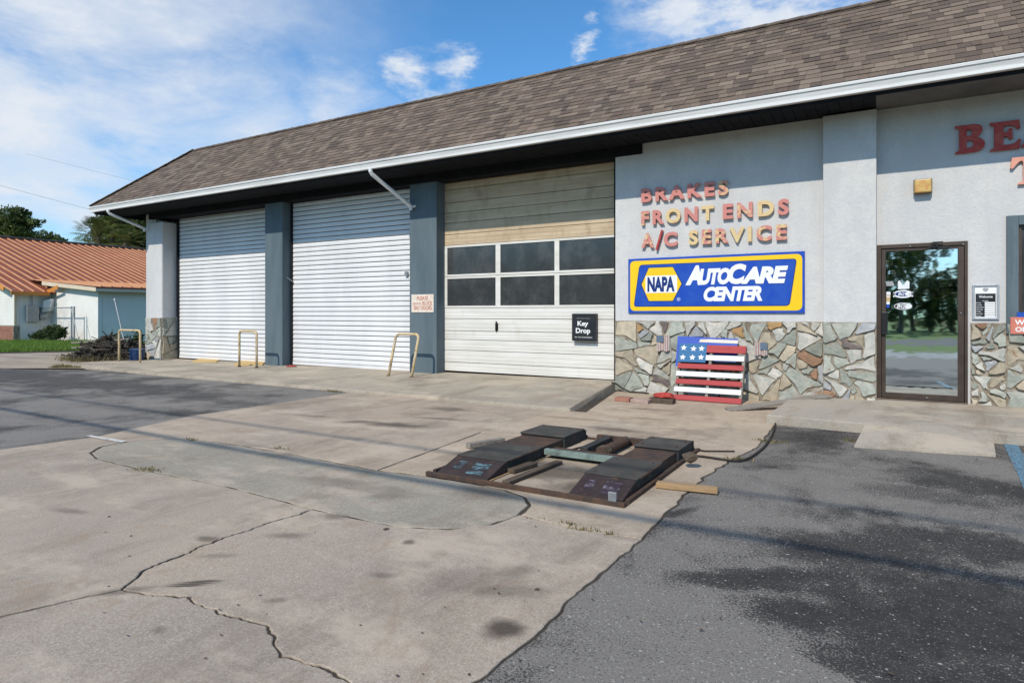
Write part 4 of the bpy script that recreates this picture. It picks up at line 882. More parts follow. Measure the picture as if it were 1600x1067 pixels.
# ------------------------------------------------------------------ pallet flag
py = -.62; px0, px1 = yx(1051.5,py), yx(1158.5,py); pw = px1-px0; lean = Vector((0,.42,.86)).normalized()
pf = empty('pallet_flag', (px0,py,.012)); tag(pf, 'wooden pallet painted as a red, white and blue flag with six stars', 'pallet')
pnorm = Vector((0,-lean.z,lean.y)); Hh = .965
def pp_(u, v, d): return Vector((px0+u*pw,py,.012))+lean*(v*Hh)+pnorm*d
def pboard(u0, u1, v0, v1, d0, d1, m_, name):
    mb = MB(); mb.obox((pp_(u0,v0,d0)+pp_(u1,v1,d1))/2, Vector(((u1-u0)*pw/2,0,0)), lean*((v1-v0)*Hh/2), pnorm*((d1-d0)/2)); return mb.build(name, M[m_], pf, bevel=.004)
for u in (.0,.47,.955): pboard(u, u+.042, .02, .975, -.09, -.001, 'wood_grey', 'stringer')
rows_ = [(.0,.085,'pal_red',0,1),(.14,.225,'pal_white',0,.985),(.275,.36,'pal_red',.01,.985),(.41,.495,'pal_white',0,.985),(.545,.63,'pal_red',.01,.985),(.70,.79,'pal_white',.40,.985),(.835,.965,'pal_red',.42,1)]
for v0, v1, m_, a, b in rows_: pboard(a, b, v0, v1, 0, .02, m_, 'slat')
pboard(0, .425, .655, .985, .001, .021, 'pal_blue', 'star_panel')
def star(u, v, r):
    pts = []
    for k in range(10):
        a_ = math.pi/2+k*math.pi/5; rr = r if k % 2 == 0 else r*.42; pts.append((rr*math.cos(a_), rr*math.sin(a_)))
    mb = MB(); c = pp_(u, v, .0215); mb.prism(pts, lambda a,b: c+Vector((a,0,0))+lean*b, lambda a,b: c+Vector((a,0,0))+lean*b+pnorm*.003); mb.build('star', M['sign_white'], pf)
for u in (.075,.225,.35):
    for v in (.74,.9): star(u+R.uniform(-.008,.008), v+R.uniform(-.01,.01), .052)
for v0, v1 in ((.05,.13),(.35,.43),(.65,.73)): pboard(.01, .98, v0, v1, -.112, -.092, 'wood_dark', 'back_board')
# blue board tucked behind its top edge
mb = MB(); bx0, bx1 = yx(1058,-.1), yx(1152,-.1); mb.add([(bx0,-.20,.5),(bx1,-.20,.5),(bx1,-.06,.96),(bx0,-.06,.985),(bx0,-.185,.5),(bx1,-.185,.5),(bx1,-.045,.96),(bx0,-.045,.985)], [(0,1,2,3),(7,6,5,4),(0,4,5,1),(1,5,6,2),(2,6,7,3),(3,7,4,0)])
bb = mb.build('blue_board', M['sign_blue']); tag(bb, 'blue printed board sticking up behind the pallet flag', 'board')
mb = MB(); mb.add([(bx0+.35,-.085,.895),(bx0+.95,-.089,.885),(bx0+.95,-.073,.935),(bx0+.5,-.071,.945),(bx0+.37,-.073,.94)], [(0,1,2,3,4)]); mb.build('print', M['old_sign'], bb)
# two small printed flags on the stone
def small_flag(px0_, px1_, py0_, py1_, flip, label):
    yv = -.075; x0, x1 = yx(px0_,yv), yx(px1_,yv); z1, z0 = yz(px0_,py0_,yv), yz(px0_,py1_,yv); r = empty('small_flag', (x0,yv,z0)); tag(r, label, 'flag', 'small flags on the stone wall')
    n = 11; w_ = (x1-x0)/n; yy = lambda i: yv-.012*math.sin(i*.9)
    for i in range(n):
        top = z1-.11 if (i < 6) != flip else z1
        mb = MB(); mb.add([(x0+i*w_,yy(i),z0-.01*math.sin(i)),(x0+(i+1)*w_,yy(i+1),z0-.01*math.sin(i+1)),(x0+(i+1)*w_,yy(i+1),top),(x0+i*w_,yy(i),top),(x0+i*w_,yy(i)+.003,z0-.01*math.sin(i)),(x0+(i+1)*w_,yy(i+1)+.003,z0-.01*math.sin(i+1)),(x0+(i+1)*w_,yy(i+1)+.003,top),(x0+i*w_,yy(i)+.003,top)], [(0,1,2,3),(7,6,5,4),(0,4,5,1),(2,6,7,3),(1,5,6,2),(3,7,4,0)]); mb.build('stripe', M['flag_pink' if i % 2 else 'flag_white'], r)
    i0, i1 = (0,6) if not flip else (5,11); mb = MB(); xa, xb = x0+i0*w_, x0+i1*w_; mb.box(xa,xb,yv-.016,yv-.002,z1-.108,z1); mb.build('canton', M['flag_blue'], r)
    mb = MB(); mb.tube([(x0-.01,yv+.015,z1),(x1+.01,yv+.015,z1)],.006,6); mb.build('stick', M['wood_tan'], r)
small_flag(1026, 1046, 524, 548, False, 'small flag hanging on the stone left of the pallet')
small_flag(1179, 1199, 535, 555, True, 'small flag hanging on the stone right of the pallet')
# things lying at the foot of the wall
def lump(c, r, m_, n=40, seed=1, flat=.6, sub=2):
    bm = bmesh.new(); bmesh.ops.create_icosphere(bm, subdivisions=sub, radius=1)
    for v in bm.verts:
        d = 1+.35*mnoise.noise(v.co*1.7+Vector((seed,0,0)))+.2*mnoise.noise(v.co*4+Vector((seed,3,0))); v.co = Vector((v.co.x*d*r[0], v.co.y*d*r[1], v.co.z*d*r[2]))
    mb = MB(); mb.add([v.co+Vector(c) for v in bm.verts], [tuple(v.index for v in f.verts) for f in bm.faces]); bm.free(); return mb
p = g(1035,630,.01); bk = MB(); bk.box(p.x-.2,p.x+.17,p.y-.05,p.y+.12,.009,.085); o = bk.build('block', M['wood_dark'], bevel=.008); tag(o, 'dark wooden block under the red cloth beside the pallet', 'wood block')
lm = lump((p.x,p.y+.03,.125),(.17,.07,.045),None,seed=3,sub=3); o = lm.build('red_cloth', M['rag'], smooth=True); tag(o, 'crumpled red cloth on a dark block beside the pallet', 'cloth')
for pxc, w_, m_, lab in ((1000,.28,'paver','longer pinkish paver flat at the foot of the stone wall'),(973,.24,'brick','dusty red brick flat at the left end of the stone wall')):
    p = g(pxc,630 if pxc > 980 else 627,.01); mb = MB(); mb.box(p.x-w_/2,p.x+w_/2,p.y-.04,p.y+.13,.009,.07); o = mb.build('paving_brick', M[m_], bevel=.008); tag(o, lab, 'brick', 'loose bricks by the stone wall')
a, b = g(1137,640,.02), Vector((-.80,-.28,.165)); mb = MB(); mb.bar(a, b+Vector((.12,.02,.01)), .17, .026, (0,-.15,1)); o = mb.build('plank', M['wood_grey'], bevel=.003); tag(o, 'grey plank lying tilted from the concrete up onto the walkway', 'plank', 'loose timber')
hose = [g(x,y,.025) for x,y in ((1034,706),(1060,708),(1100,712),(1140,717.5),(1162,717),(1180,708),(1198,692),(1209,672),(1213,655),(1219,643),(1226,637))]
pts = []
for i in range(len(hose)-1):
    for k in range(4):
        t = k/4; p0, p1, p2, p3 = hose[max(i-1,0)], hose[i], hose[i+1], hose[min(i+2,len(hose)-1)]
        pts.append(.5*((2*p1)+(p2-p0)*t+(2*p0-5*p1+4*p2-p3)*t*t+(3*p1-p0-3*p2+p3)*t**3))
mb = MB(); mb.tube([p-Vector((0,0,.008)) for p in pts+[hose[-1]]], .011, 8); o = mb.build('hose', M['rubber'], smooth=True); tag(o, 'old black hose along the broken concrete edge', 'hose')
cb = [(yx(954,-.3),-.25,.18),(yx(962,-.2),-.16,.15),(yx(972,-.12),-.10,.07),(yx(985,-.12),-.13,.025),(yx(1003,-.2),-.14,.03),(yx(1012,-.2),-.15,.02)]
mb = MB(); mb.tube(cb, .013, 7); o = mb.build('cable', M['rubber'], smooth=True); tag(o, 'black cable curling round the foot of the stone beside the white door', 'cable')
# ------------------------------------------------------------------ low car lift set in the concrete
LX0, LX1, LY0, LY1 = g(667,743).x, g(976,795).x, -6.22, -4.12
LF = empty('car_lift', ((LX0+LX1)/2,(LY0+LY1)/2,0)); tag(LF, 'dark rusty low car lift with two ramped platforms on the concrete', 'car lift')
mb = MB(); mb.box(LX0,LX1,LY0,LY0+.035,.004,.05); mb.box(LX0,LX1,LY0+.036,LY0+.10,.004,.014); mb.build('front_rail', M['lift_rust'], LF, bevel=.004)
mb = MB(); mb.box(LX1-.03,LX1,LY0+.101,LY1,.004,.045); mb.box(LX0,LX0+.03,LY0+.101,LY1,.004,.045); mb.box(LX0+.031,LX1-.031,LY1-.03,LY1,.004,.035); mb.build('side_rail', M['lift_rust'], LF)
def platform(x0, x1, ramp_paint, side_in, bump_pad):
    """ramp, long deck, lower middle deck, raised rear pad"""
    pr = [(LY0+.06,.02),(LY0+.40,.135),(LY0+1.02,.135),(LY0+1.02,.012),(LY0+.06,.012)]
    mb = MB(); mb.prism([(LY0+.07,.012),(LY0+.07,.022),(LY0+.385,.132),(LY0+.385,.012)], lambda a,b: Vector((x0,a,b)), lambda a,b: Vector((x1,a,b))); rp = mb.build('ramp', M['lift_ramp'], LF, bevel=.006)
    sl = Vector((0,.315,.11)).normalized(); nn = Vector((0,-sl.z,sl.y))
    for i, (u0, u1, v0, v1) in enumerate(((.18,.34,.35,.75),(.52,.82,.2,.78))):
        c = Vector((x0+(x1-x0)*(u0+u1)/2, LY0+.07, .022))+sl*(.334*(v0+v1)/2)+nn*.002; m2 = MB(); m2.obox(c, Vector(((x1-x0)*(u1-u0)/2,0,0)), sl*(.334*(v1-v0)/2), nn*.001); m2.build('worn_paint', ramp_paint, rp)
    mb = MB(); mb.box(x0,x1,LY0+.39,LY0+1.04,.012,.128); mb.build('side_beam', M['lift_side'], LF, bevel=.004)
    mb = MB(); mb.box(x0-.008,x1+.008,LY0+.388,LY0+1.02,.1285,.142); mb.build('deck', M['lift_top'], LF, bevel=.005)
    mb = MB(); mb.box(x0+.02,x1-.02,LY0+1.03,LY0+1.52,.012,.125); mb.build('middle_deck', M['lift_rust'], LF, bevel=.004)
    mb = MB(); mb.box(x0+.0,x1-.0,LY0+1.525,LY1-.04-.0,.012,.14); mb.build('side_beam', M['lift_side'], LF, bevel=.004)
    mb = MB(); mb.box(x0-.005,x1+.005,LY0+1.51,LY1-.09,.1405,.165 if bump_pad else .152); mb.build('rear_pad', M['lift_top'], LF, bevel=.008)
    mb = MB(); mb.prism([(LY1-.088,.012),(LY1-.088,.139),(LY1+.06,.03),(LY1+.06,.012)], lambda a,b: Vector((x0+.02,a,b)), lambda a,b: Vector((x1-.02,a,b))); mb.build('rear_flap', M['lift_ramp'], LF, bevel=.004)
    ch = MB(); xs_ = x1+.012; y = LY0+.46
    while y < LY0+.98: ch.obox((xs_,y,.139),(.008,0,0),(0,.012,0),(0,0,.006)); y += .04
    ch.build('edge_chain', M['lift_rust'], LF)
    for xx in (x0+.03, x1-.04):
        m2 = MB(); m2.tube([(xx,LY0+.36,.09),(xx+.01,LY0+.36,.09),(xx+.02,LY0+.36,.09)],.02,8); m2.build('hinge_pin', M['lift_rust'], rp)
platform(LX0+.05, LX0+.55, M['worn_blue'], 1, True); platform(LX1-.47, LX1-.05, M['worn_grey'], 0, False)
mb = MB(); mb.box(LX0+.56,LX1-.475,LY0+1.06,LY0+1.12,.05,.115); mb.build('cross_beam', M['lift_teal'], LF, bevel=.004)
mb = MB(); mb.box(LX0+.56,LX1-.475,LY0+1.122,LY0+1.30,.075,.085); mb.build('cross_plate', M['lift_rust'], LF, bevel=.003)
xm = (LX0+.55+LX1-.47)/2
mb = MB(); mb.tube([(xm+.12,LY0+1.31,.08),(xm+.12,LY0+1.95,.08)],.055,14); cy_ = mb.build('cylinder', M['lift_rust'], LF, smooth=False)
mb = MB(); mb.tube([(xm+.12,LY0+1.95,.08),(xm+.12,LY0+2.04,.08)],.032,10); mb.build('rod', M['galv'], cy_)
for i in range(3):
    m2 = MB(); aa = [(xm+.12+.06*math.cos(t_),LY0+1.34+.03*i,.08+.06*math.sin(t_)) for t_ in [k*math.pi/8 for k in range(17)]]; m2.tube(aa,.01,6); m2.build('coiled_hose', M['rag'] if 0 else M['wood_dark'], cy_)
mb = MB(); mb.box(xm-.10,xm-.02,LY0+1.31,LY0+1.95,.03,.115); mb.build('link_arm', M['lift_side'], LF, bevel=.005)
mb = MB(); mb.box(xm-.22,xm+.3,LY1-.10,LY1-.04,.014,.10); mb.build('rear_beam', M['lift_rust'], LF, bevel=.004)
mb = MB(); mb.box(LX0+.56,LX0+.575,LY0+.11,LY0+1.05,.006,.02); mb.build('angle_strip', M['wood_tan'], LF)
mb = MB(); mb.box(LX1-.12,LX1-.06,LY0-.004,LY0+.02,.05,.13); mb.build('stop_tab', M['galv'], LF, bevel=.003)
def lying(px_a, px_b, w_, h_, m_, label, cat='timber', group='loose timber', z=.01, name='timber_piece'):
    a, b = g(*px_a, z), g(*px_b, z); mb = MB(); mb.bar(a+Vector((0,0,h_/2)), b+Vector((0,0,h_/2)), w_, h_); o = mb.build(name, M[m_], bevel=.005); tag(o, label, cat, group); return o
lying((1026,760), (1122,770), .085, .04, 'wood_tan', 'raw tan timber lying from the lift out onto the asphalt')
lying((731,700), (786,691), .07, .05, 'wood_grey', 'short grey timber beside the left lift platform')
lying((797,739), (834,727), .09, .035, 'wood_dark', 'short dark timber between the lift platforms')
lying((790,757), (874,724), .07, .03, 'wood_dark', 'long thin dark timber laid flat between the lift platforms')
p = g(1076,734,.0); mb = lump((p.x,p.y+.06,.1),(.085,.07,.05),None,seed=8,sub=1); o = mb.build('rubber_block', M['wood_dark'], bevel=.006); tag(o, 'worn brown block leaning on the right lift platform', 'block')
bo = MB()
for x in (LX0+.06,LX0+.3,LX0+.62,xm,LX1-.55,LX1-.2,LX1-.07): bo.tube([(x,LY0+.07,.012),(x,LY0+.07,.026)],.013,6)
for x in (LX0+.10,LX0+.5,LX1-.42,LX1-.1):
    for y in (LY0+.47,LY0+.95,LY0+1.62,LY1-.17): bo.tube([(x,y,.14),(x,y,.148 if y < LY0+1.2 else .17)],.012,6)
bo.build('bolt', M['lift_rust'], LF)
def hose_(pts, r): m2 = MB(); m2.tube(pts, r, 6); m2.build('oil_hose', M['rubber'], LF)
hose_([(xm+.12,LY0+1.33,.06),(xm+.2,LY0+1.2,.03),(xm+.32,LY0+1.36,.02),(xm+.30,LY0+1.7,.02),(xm+.38,LY0+2.0,.03),(LX1-.2,LY1+.02,.03),(LX1+.05,LY1-.02,.02),(LX1+.3,LY1+.12,.02)], .012)
hose_([(xm-.06,LY0+1.33,.05),(xm-.18,LY0+1.25,.02),(xm-.28,LY0+1.45,.02),(xm-.2,LY0+1.8,.02),(xm-.05,LY0+2.03,.04)], .010)
for x0, x1 in ((LX0+.05,LX0+.55),(LX1-.47,LX1-.05)):
    for xx in (x0+.004, x1-.004):
        m2 = MB(); m2.box(xx-.007,xx+.007,LY0+.42,LY0+1.0,.05,.062); m2.build('weld_rib', M['lift_rust'], LF)
LF.scale = (1, 1, .80)
# ------------------------------------------------------------------ pipe hoops
def hoop(xa, xb, y, z0, h, lean, label, r=.028, leanx=0):
    rt = empty('pipe_hoop', ((xa+xb)/2,y,z0)); tag(rt, label, 'bollard', 'rusty yellow pipe hoops by the bays')
    pts = []; rr = .09
    def P_(x, z): k_ = (z-z0)/h; return Vector((x+leanx*k_, y+lean*k_, z))
    pts += [P_(xa,z0-.02), P_(xa,z0+h*.5)]
    for k in range(7): a = math.pi-k*math.pi/12; pts.append(P_(xa+rr+rr*math.cos(a), z0+h-rr+rr*math.sin(a)))
    for k in range(7): a = math.pi/2-k*math.pi/12; pts.append(P_(xb-rr+rr*math.cos(a), z0+h-rr+rr*math.sin(a)))
    pts += [P_(xb,z0+h*.5), P_(xb,z0-.02)]
    mb = MB(); mb.tube(pts, r, 12); mb.build('pipe', M['hoop'], rt, smooth=True)
    for x in (xa, xb):
        m2 = MB(); m2.tube([P_(x,z0-.012),P_(x,z0+.012)], r+.016, 10); m2.build('collar', M['lift_rust'], rt)
hy = -.95; z_ = .02
hoop(yx(186,hy), yx(219,hy), hy, yz(200,569,hy), yz(200,516,hy)-yz(200,569,hy), 0, 'rusty yellow pipe hoop in front of the brush pile')
hy = -.62; zz = .085; hoop(yx(374,hy), yx(401,hy), hy, zz, yz(388,517.5,hy)-zz, 0, 'rusty yellow pipe hoop standing upright at the first white roll-up door')
hy = -.68; zz = .095; hoop(yx(607,hy)+.0, yx(643,hy), hy, zz, yz(630,522,hy+.2)-zz, .2, 'rusty yellow pipe hoop leaning back beside the pier with the white notice', leanx=.03)
# yellow boards under the first door
def board(pxs, z, h, m_, label):
    P4 = [g(*p, z) for p in pxs]; mb = MB(); mb.add([tuple(p) for p in P4]+[(p.x,p.y,z+h) for p in P4], [(0,3,2,1),(4,5,6,7),(0,1,5,4),(1,2,6,5),(2,3,7,6),(3,0,4,7)]); o = mb.build('yellow_board', M[m_], bevel=.003); tag(o, label, 'board', 'yellow boards under the first bay door')
zb_ = .075
board([(300,566.5),(338,566.5),(350,560.5),(316,560.5)], zb_-.02, .04, 'wood_yellow', 'yellow board by itself under the middle of the first roll-up door')
board([(366,572),(410,572),(417,564),(384,562)], zb_-.01, .045, 'wood_yellow', 'yellow board under the first roll-up door behind the upright hoop')
# red scraps by the piers
for pxc, pyc, lab in ((455,571.5,'red cloth scrap at the foot of the first blue pier'),(686,584,'red cloth scrap at the foot of the pier with the notice')):
    p = g(pxc,pyc,.11); lump((p.x,p.y,.105),(.16,.09,.018),None,seed=pxc,sub=2).build('cloth_scrap', M['rag'], smooth=True); tag(bpy.data.objects[-1] if 0 else [o for o in COL.objects if o.name.startswith('cloth_scrap')][-1], lab, 'cloth', 'red scraps by the piers')
# ------------------------------------------------------------------ brush pile at the corner
bp = MB(); cx0, cy0 = -19.7, -.35
for i in range(900):
    a = R.uniform(0,6.28); r = R.random()**.6; x = cx0+math.cos(a)*r*1.35; y = cy0+math.sin(a)*r*.75; h = (1-r*r)*.62+.08
    z = R.uniform(0,max(.03,h)); d = Vector((R.uniform(-1,1),R.uniform(-.6,.6),R.uniform(-.15,.15))).normalized()*R.uniform(.2,.8)
    bp.tube([Vector((x,y,z))-d/2, Vector((x,y,z+R.uniform(-.03,.03))), Vector((x,y,z))+d/2], [R.uniform(.006,.03)]*3, 5)
o = bp.build('brush_pile', M['brush']); tag(o, 'dark heap of old branches beside the left stone pier', 'brush pile', kind='stuff')
for (xa,ya,za,xb,yb,zb,w_,lab) in ((-21.0,-.75,.48,-18.9,-.2,.62,.14,'long weathered plank on top of the brush pile'),(-20.7,-.9,.34,-18.95,-.45,.46,.1,'second weathered plank below it on the front of the brush pile')):
    mb = MB(); mb.bar((xa,ya,za),(xb,yb,zb),w_,.04); o = mb.build('plank', M['wood_grey'], bevel=.004); tag(o, lab, 'plank', 'loose timber')
mb = MB(); xq, zq = yx(208,-.55), .22; mb.tube([(xq,-.45,.02),(xq+.02,-.45,.36)],[.17,.2],14); o = mb.build('blue_tub', M['blue_tarp'], bevel=.01); tag(o, 'blue plastic tub behind the yellow hoop in the brush pile', 'tub')
mb = MB(); a = Vector((yx(197,.3),.3,.25)); b = Vector((yx(179,.3),.3,yz(179,468,.3))); mb.tube([a,b],[.018,.014],6); po = mb.build('pole', M['galv']); tag(po, 'thin metal pole leaning out of the brush pile', 'pole'); lump(b,(.03,.03,.03),None,sub=1).build('cap', M['white_vinyl'], po)
# ------------------------------------------------------------------ the neighbour with the orange roof
HX = -36.8; GY = 3.9; BY = GY+1.6; BX = -32.3
NB = empty('neighbour_house', (HX,GY,0)); tag(NB, 'low white building with an orange ribbed metal roof on the far left', 'house')
w = MB(); w.box(-62,HX,GY,GY+.2,.75,2.46); w.add([(-62,GY,2.46),(HX,GY,2.46),(-49,GY,6.1),(-62,GY+.2,2.46),(HX,GY+.2,2.46),(-49,GY+.2,6.1)],[(0,1,2),(5,4,3),(1,4,5,2),(0,2,5,3)]); w.build('gable_wall', M['house_white'], NB)
sd_ = MB(); z = .78
sid = MB().box(-52,HX+.012,GY-.022,GY-.002,0,.12).mesh('siding_board', M['house_white'], BASE[NB.name])
while z < 2.5: link_copy('siding_board', sid, NB, BASE[NB.name]+Vector((0,R.uniform(-.004,.0),z))); z += .13
w = MB(); w.box(-62,HX+.03,GY-.06,GY+.19,-.05,.74); bw_ = w.build('brick_base', M['mortar'], NB)
bme = MB().box(0,.2,-.012,0,0,.062).mesh('brick', M['brick'])
for r_i in range(10):
    for c_i in range(18):
        x = HX+.03-.215*(c_i+1)-(.107 if r_i % 2 else 0)
        link_copy('brick', bme, bw_, (x,GY-.061,.01+r_i*.073))
w = MB(); w.box(HX-.15,HX,GY+.21,BY,-.05,2.5); w.box(HX-.15,BX,BY,BY+.2,-.05,2.6); w.box(BX-.2,BX,BY+.21,BY+14,-.05,2.6); w.add([(HX-.1,BY,2.6),(BX,BY,2.6),(HX-.1,BY,2.96),(HX-.1,BY+.2,2.6),(BX,BY+.2,2.6),(HX-.1,BY+.2,2.96)],[(0,1,2),(5,4,3),(1,4,5,2)]); w.build('wall', M['house_white'], NB)
w = MB(); w.box(HX+.001,HX+.05,GY-.04,GY+.06,.75,2.46); w.build('corner_trim', M['cream'], NB)
EXm, EZm, SLO = HX+.5, 2.42, .30
def rz(x): return EZm+(EXm-x)*SLO
w = MB(); ry0, ry1 = GY-.35, GY+22; rX = -49
w.add([(EXm,ry0,EZm),(EXm,BY-.3,EZm),(rX,ry0,rz(rX)),(rX,ry1,rz(rX)),(EXm,ry1,EZm),(EXm,ry0,EZm-.05),(EXm,BY-.3,EZm-.05),(EXm,ry1,EZm-.05),(-61.6,ry0,EZm),(-61.6,ry1,EZm)], [(0,1,4,3,2),(0,5,6,1),(1,6,7,4),(2,3,9,8)])
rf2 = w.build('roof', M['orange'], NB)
XM = -38.6; XE = BX+.45; ZE = 2.62
w = MB(); w.add([(XM,BY-.3,rz(XM)+.012),(XM,BY+14,rz(XM)+.012),(XE,BY+14,ZE),(XE,BY-.3,ZE),(XM,BY+14,rz(XM)-.07),(XE,BY+14,ZE-.08),(XE,BY-.3,ZE-.08),(XM,BY-.3,rz(XM)-.07)],[(0,3,2,1),(3,6,5,2),(4,5,6,7)]); w.build('lower_roof', M['orange'], NB)
w = MB(); w.add([(XM+1.5,BY-.32,rz(XM)-.10),(XE,BY-.32,ZE-.04),(XE,BY-.32,ZE-.22),(XM+1.5,BY-.32,rz(XM)-.3),(XM+1.5,BY-.28,rz(XM)-.10),(XE,BY-.28,ZE-.04),(XE,BY-.28,ZE-.22),(XM+1.5,BY-.28,rz(XM)-.3)],[(0,1,2,3),(7,6,5,4),(0,4,5,1),(2,6,7,3),(1,5,6,2)]); w.box(XE-.02,XE+.0,BY-.279,BY+14,ZE-.22,ZE-.082); w.build('fascia', M['cream'], NB)
w = MB(); w.bar((HX-.2,GY-.37,rz(HX-.2)-.07),(rX,GY-.37,rz(rX)-.07),.04,.2,(0,0,1)); w.box(EXm-.02,EXm+.02,GY-.35,BY-.3,EZm-.16,EZm-.0); w.build('fascia', M['orange_trim'], NB)
w = MB(); w.add([(EXm-.2,BY-.36,EZm+.12),(EXm+.9,BY-.36,EZm+.35),(EXm+.9,BY-.34,EZm+.16),(EXm-.2,BY-.34,EZm-.06)],[(0,1,2,3)]); w.build('corner_trim', M['orange_trim'], NB)
# standing ribs of the metal sheets
y = ry0+.05
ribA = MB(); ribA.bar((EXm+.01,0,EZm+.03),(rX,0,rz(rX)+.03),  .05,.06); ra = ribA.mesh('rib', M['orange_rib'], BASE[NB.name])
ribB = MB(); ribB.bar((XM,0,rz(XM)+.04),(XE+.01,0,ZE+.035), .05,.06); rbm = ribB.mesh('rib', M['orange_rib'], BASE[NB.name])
while y < ry1:
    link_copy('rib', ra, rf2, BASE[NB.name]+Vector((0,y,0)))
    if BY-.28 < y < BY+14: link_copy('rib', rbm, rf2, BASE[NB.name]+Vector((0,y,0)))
    y += .46
w = MB(); w.tube([(rX,ry0,rz(rX)+.04),(rX,ry1,rz(rX)+.04)],.12,8); w.build('ridge_cap', M['bronze'], rf2)
w = MB(); xu = yx(43,GY+.9)
# utility boxes on the side wall
ub = empty('utility_box', (HX+.1,GY+.7,1)); tag(ub, 'grey utility box with a tilted white cover on the white side wall', 'utility box')
w = MB(); w.box(HX+.002,HX+.22,GY+.45,GY+.95,.95,1.75); w.build('body', M['galv'], ub, bevel=.01)
w = MB(); w.tube([(HX+.1,GY+1.0,1.2),(HX+.1,GY+1.35,1.25)],.17,12); w.build('meter', M['galv'], ub)
w = MB(); w.obox((HX+.25,GY+1.35,1.75),(.12,.12,.05),(-.1,.14,.0),(.1,0,.3)); w.build('cover', M['white_vinyl'], ub)
w = MB(); w.tube([(HX+.08,GY+.7,1.75),(HX+.08,GY+.7,2.42)],.025,6); w.build('conduit', M['galv'], ub)
# chain-link fence
FY = BY-.55
fn = empty('chain_link_fence', (HX,FY,0)); tag(fn, 'low chain-link fence and gate before the white house', 'fence')
fxs = [yx(27,FY), yx(57,FY), yx(112,FY)]; ft = yz(80,481,FY)
for x in fxs+[yx(116,FY), yx(123,FY)][:1]:
    w = MB(); w.tube([(x,FY,-.05),(x,FY,ft+.06)],.04,8); w.build('post', M['galv'], fn)
w = MB(); w.tube([(fxs[0],FY,ft),(fxs[2],FY,ft)],.024,6); w.build('rail', M['galv'], fn); w = MB(); w.tube([(fxs[0],FY,.55),(fxs[1],FY,.55)],.02,6); w.build('rail', M['galv'], fn)
w = MB(); w.tube([(fxs[2]+.2,FY-.1,ft-.05),(yx(123,FY-.1),FY-.1,.05)],.018,6); w.build('brace', M['galv'], fn)
w = MB(); x = fxs[0]; L = fxs[2]-fxs[0]; hN = ft-.05; s_ = .11; i = -int(hN/s_)
while i*s_ < L:
    for sg_ in (1,-1):
        x0 = i*s_ if sg_ > 0 else i*s_+hN; a = [x0, 0]; b = [x0+sg_*hN, hN]
        pa, pb_ = V2(a), V2(b)
        # clip to the panel
        def clip(p, q):
            if p.x < 0 and q.x > 0: p = p+(q-p)*((0-p.x)/(q.x-p.x))
            if p.x > L and q.x < L: p = p+(q-p)*((L-p.x)/(q.x-p.x))
            return p
        pa, pb_ = clip(pa, pb_), clip(pb_, pa)
        if 0 <= pa.x <= L and 0 <= pb_.x <= L and (pb_-pa).length > .05: w.tube([(fxs[0]+pa.x,FY,.04+pa.y),(fxs[0]+pb_.x,FY,.04+pb_.y)],.0025,3,False)
    i += 1
tag(w.build('wire_mesh', M['galv'], fn), kind='stuff')
# ------------------------------------------------------------------ leaves, trees, grass
def leaves(mb, c, rx, ry, rzz, n, size, shell=.55, lo=.65, hi=1.25, squash=.6):
    c = Vector(c)
    for _ in range(n):
        v = Vector((R.gauss(0,1),R.gauss(0,1),R.gauss(0,1))).normalized()*(shell+(1-shell)*R.random()) if R.random() < .8 else Vector((R.uniform(-.6,.6),)*3)
        p = c+Vector((v.x*rx,v.y*ry,v.z*rzz)); a = Vector((R.uniform(-1,1),R.uniform(-1,1),R.uniform(-squash,squash))).normalized(); b = a.cross(Vector((R.uniform(-1,1),R.uniform(-1,1),R.uniform(-1,1)))).normalized()
        s_ = size*R.uniform(.6,1.3); t = R.uniform(lo,hi); mb.add([p-a*s_, p+b*s_*.45, p+a*s_, p-b*s_*.45], [(0,1,2,3)], (t,t,t*.9))
def tree(name, label, cat, base, trunk_h, clumps, leafsize, lm, n, r0=.3, kind=None, group=None):
    rt = empty(name, base); tag(rt, label, cat, group, kind)
    tk = MB(); b = Vector(base); top = b+Vector((0,0,trunk_h)); tk.tube([b+Vector((0,0,-.1)), b.lerp(top,.5)+Vector((.1,0,0)), top], [r0,r0*.8,r0*.6], 9)
    for c, r in clumps:
        c = Vector(c); m_ = top.lerp(c,.5)+Vector((R.uniform(-.3,.3),R.uniform(-.3,.3),.2)); tk.tube([top-Vector((0,0,R.uniform(0,trunk_h*.3))), m_, c], [r0*.42,r0*.25,r0*.08], 6)
    tk.build('trunk', M['bark'], rt); cr = MB()
    for c, r in clumps:
        leaves(cr, c, r, r, r*.75, int(n*r*r), leafsize)
        for _ in range(3): leaves(cr, Vector(c)+Vector((R.uniform(-r,r),R.uniform(-r,r),R.uniform(-r*.5,r*.6))), r*.4, r*.4, r*.35, int(n*r*r*.14), leafsize)
    cr.build('crown', lm, rt)
def far(px, py, d):
    """a place at distance d along the view through this pixel"""
    t = (px-800)/F; return Vector((-SN*d+CS*t*d, CY+CS*d+SN*t*d, CZ+(490-py)/F*d))
D = 62; b = far(10,490,D); b.z = 0
tree('oak_tree', 'open crowned dark oak rising above the orange roof at the far left', 'tree', b, 6.5, [(far(20,338,D),1.5),(far(2,352,D),1.7),(far(36,350,D+1),1.1),(far(54,348,D),.6),(far(28,366,D),1.3),(far(-15,368,D+2),2.2),(far(8,372,D-1),1.6),(far(42,371,D),.6),(far(26,332,D),.7)], .17, M['oak'], 420, .35)
D = 75; b = far(68,490,D); b.z = 0
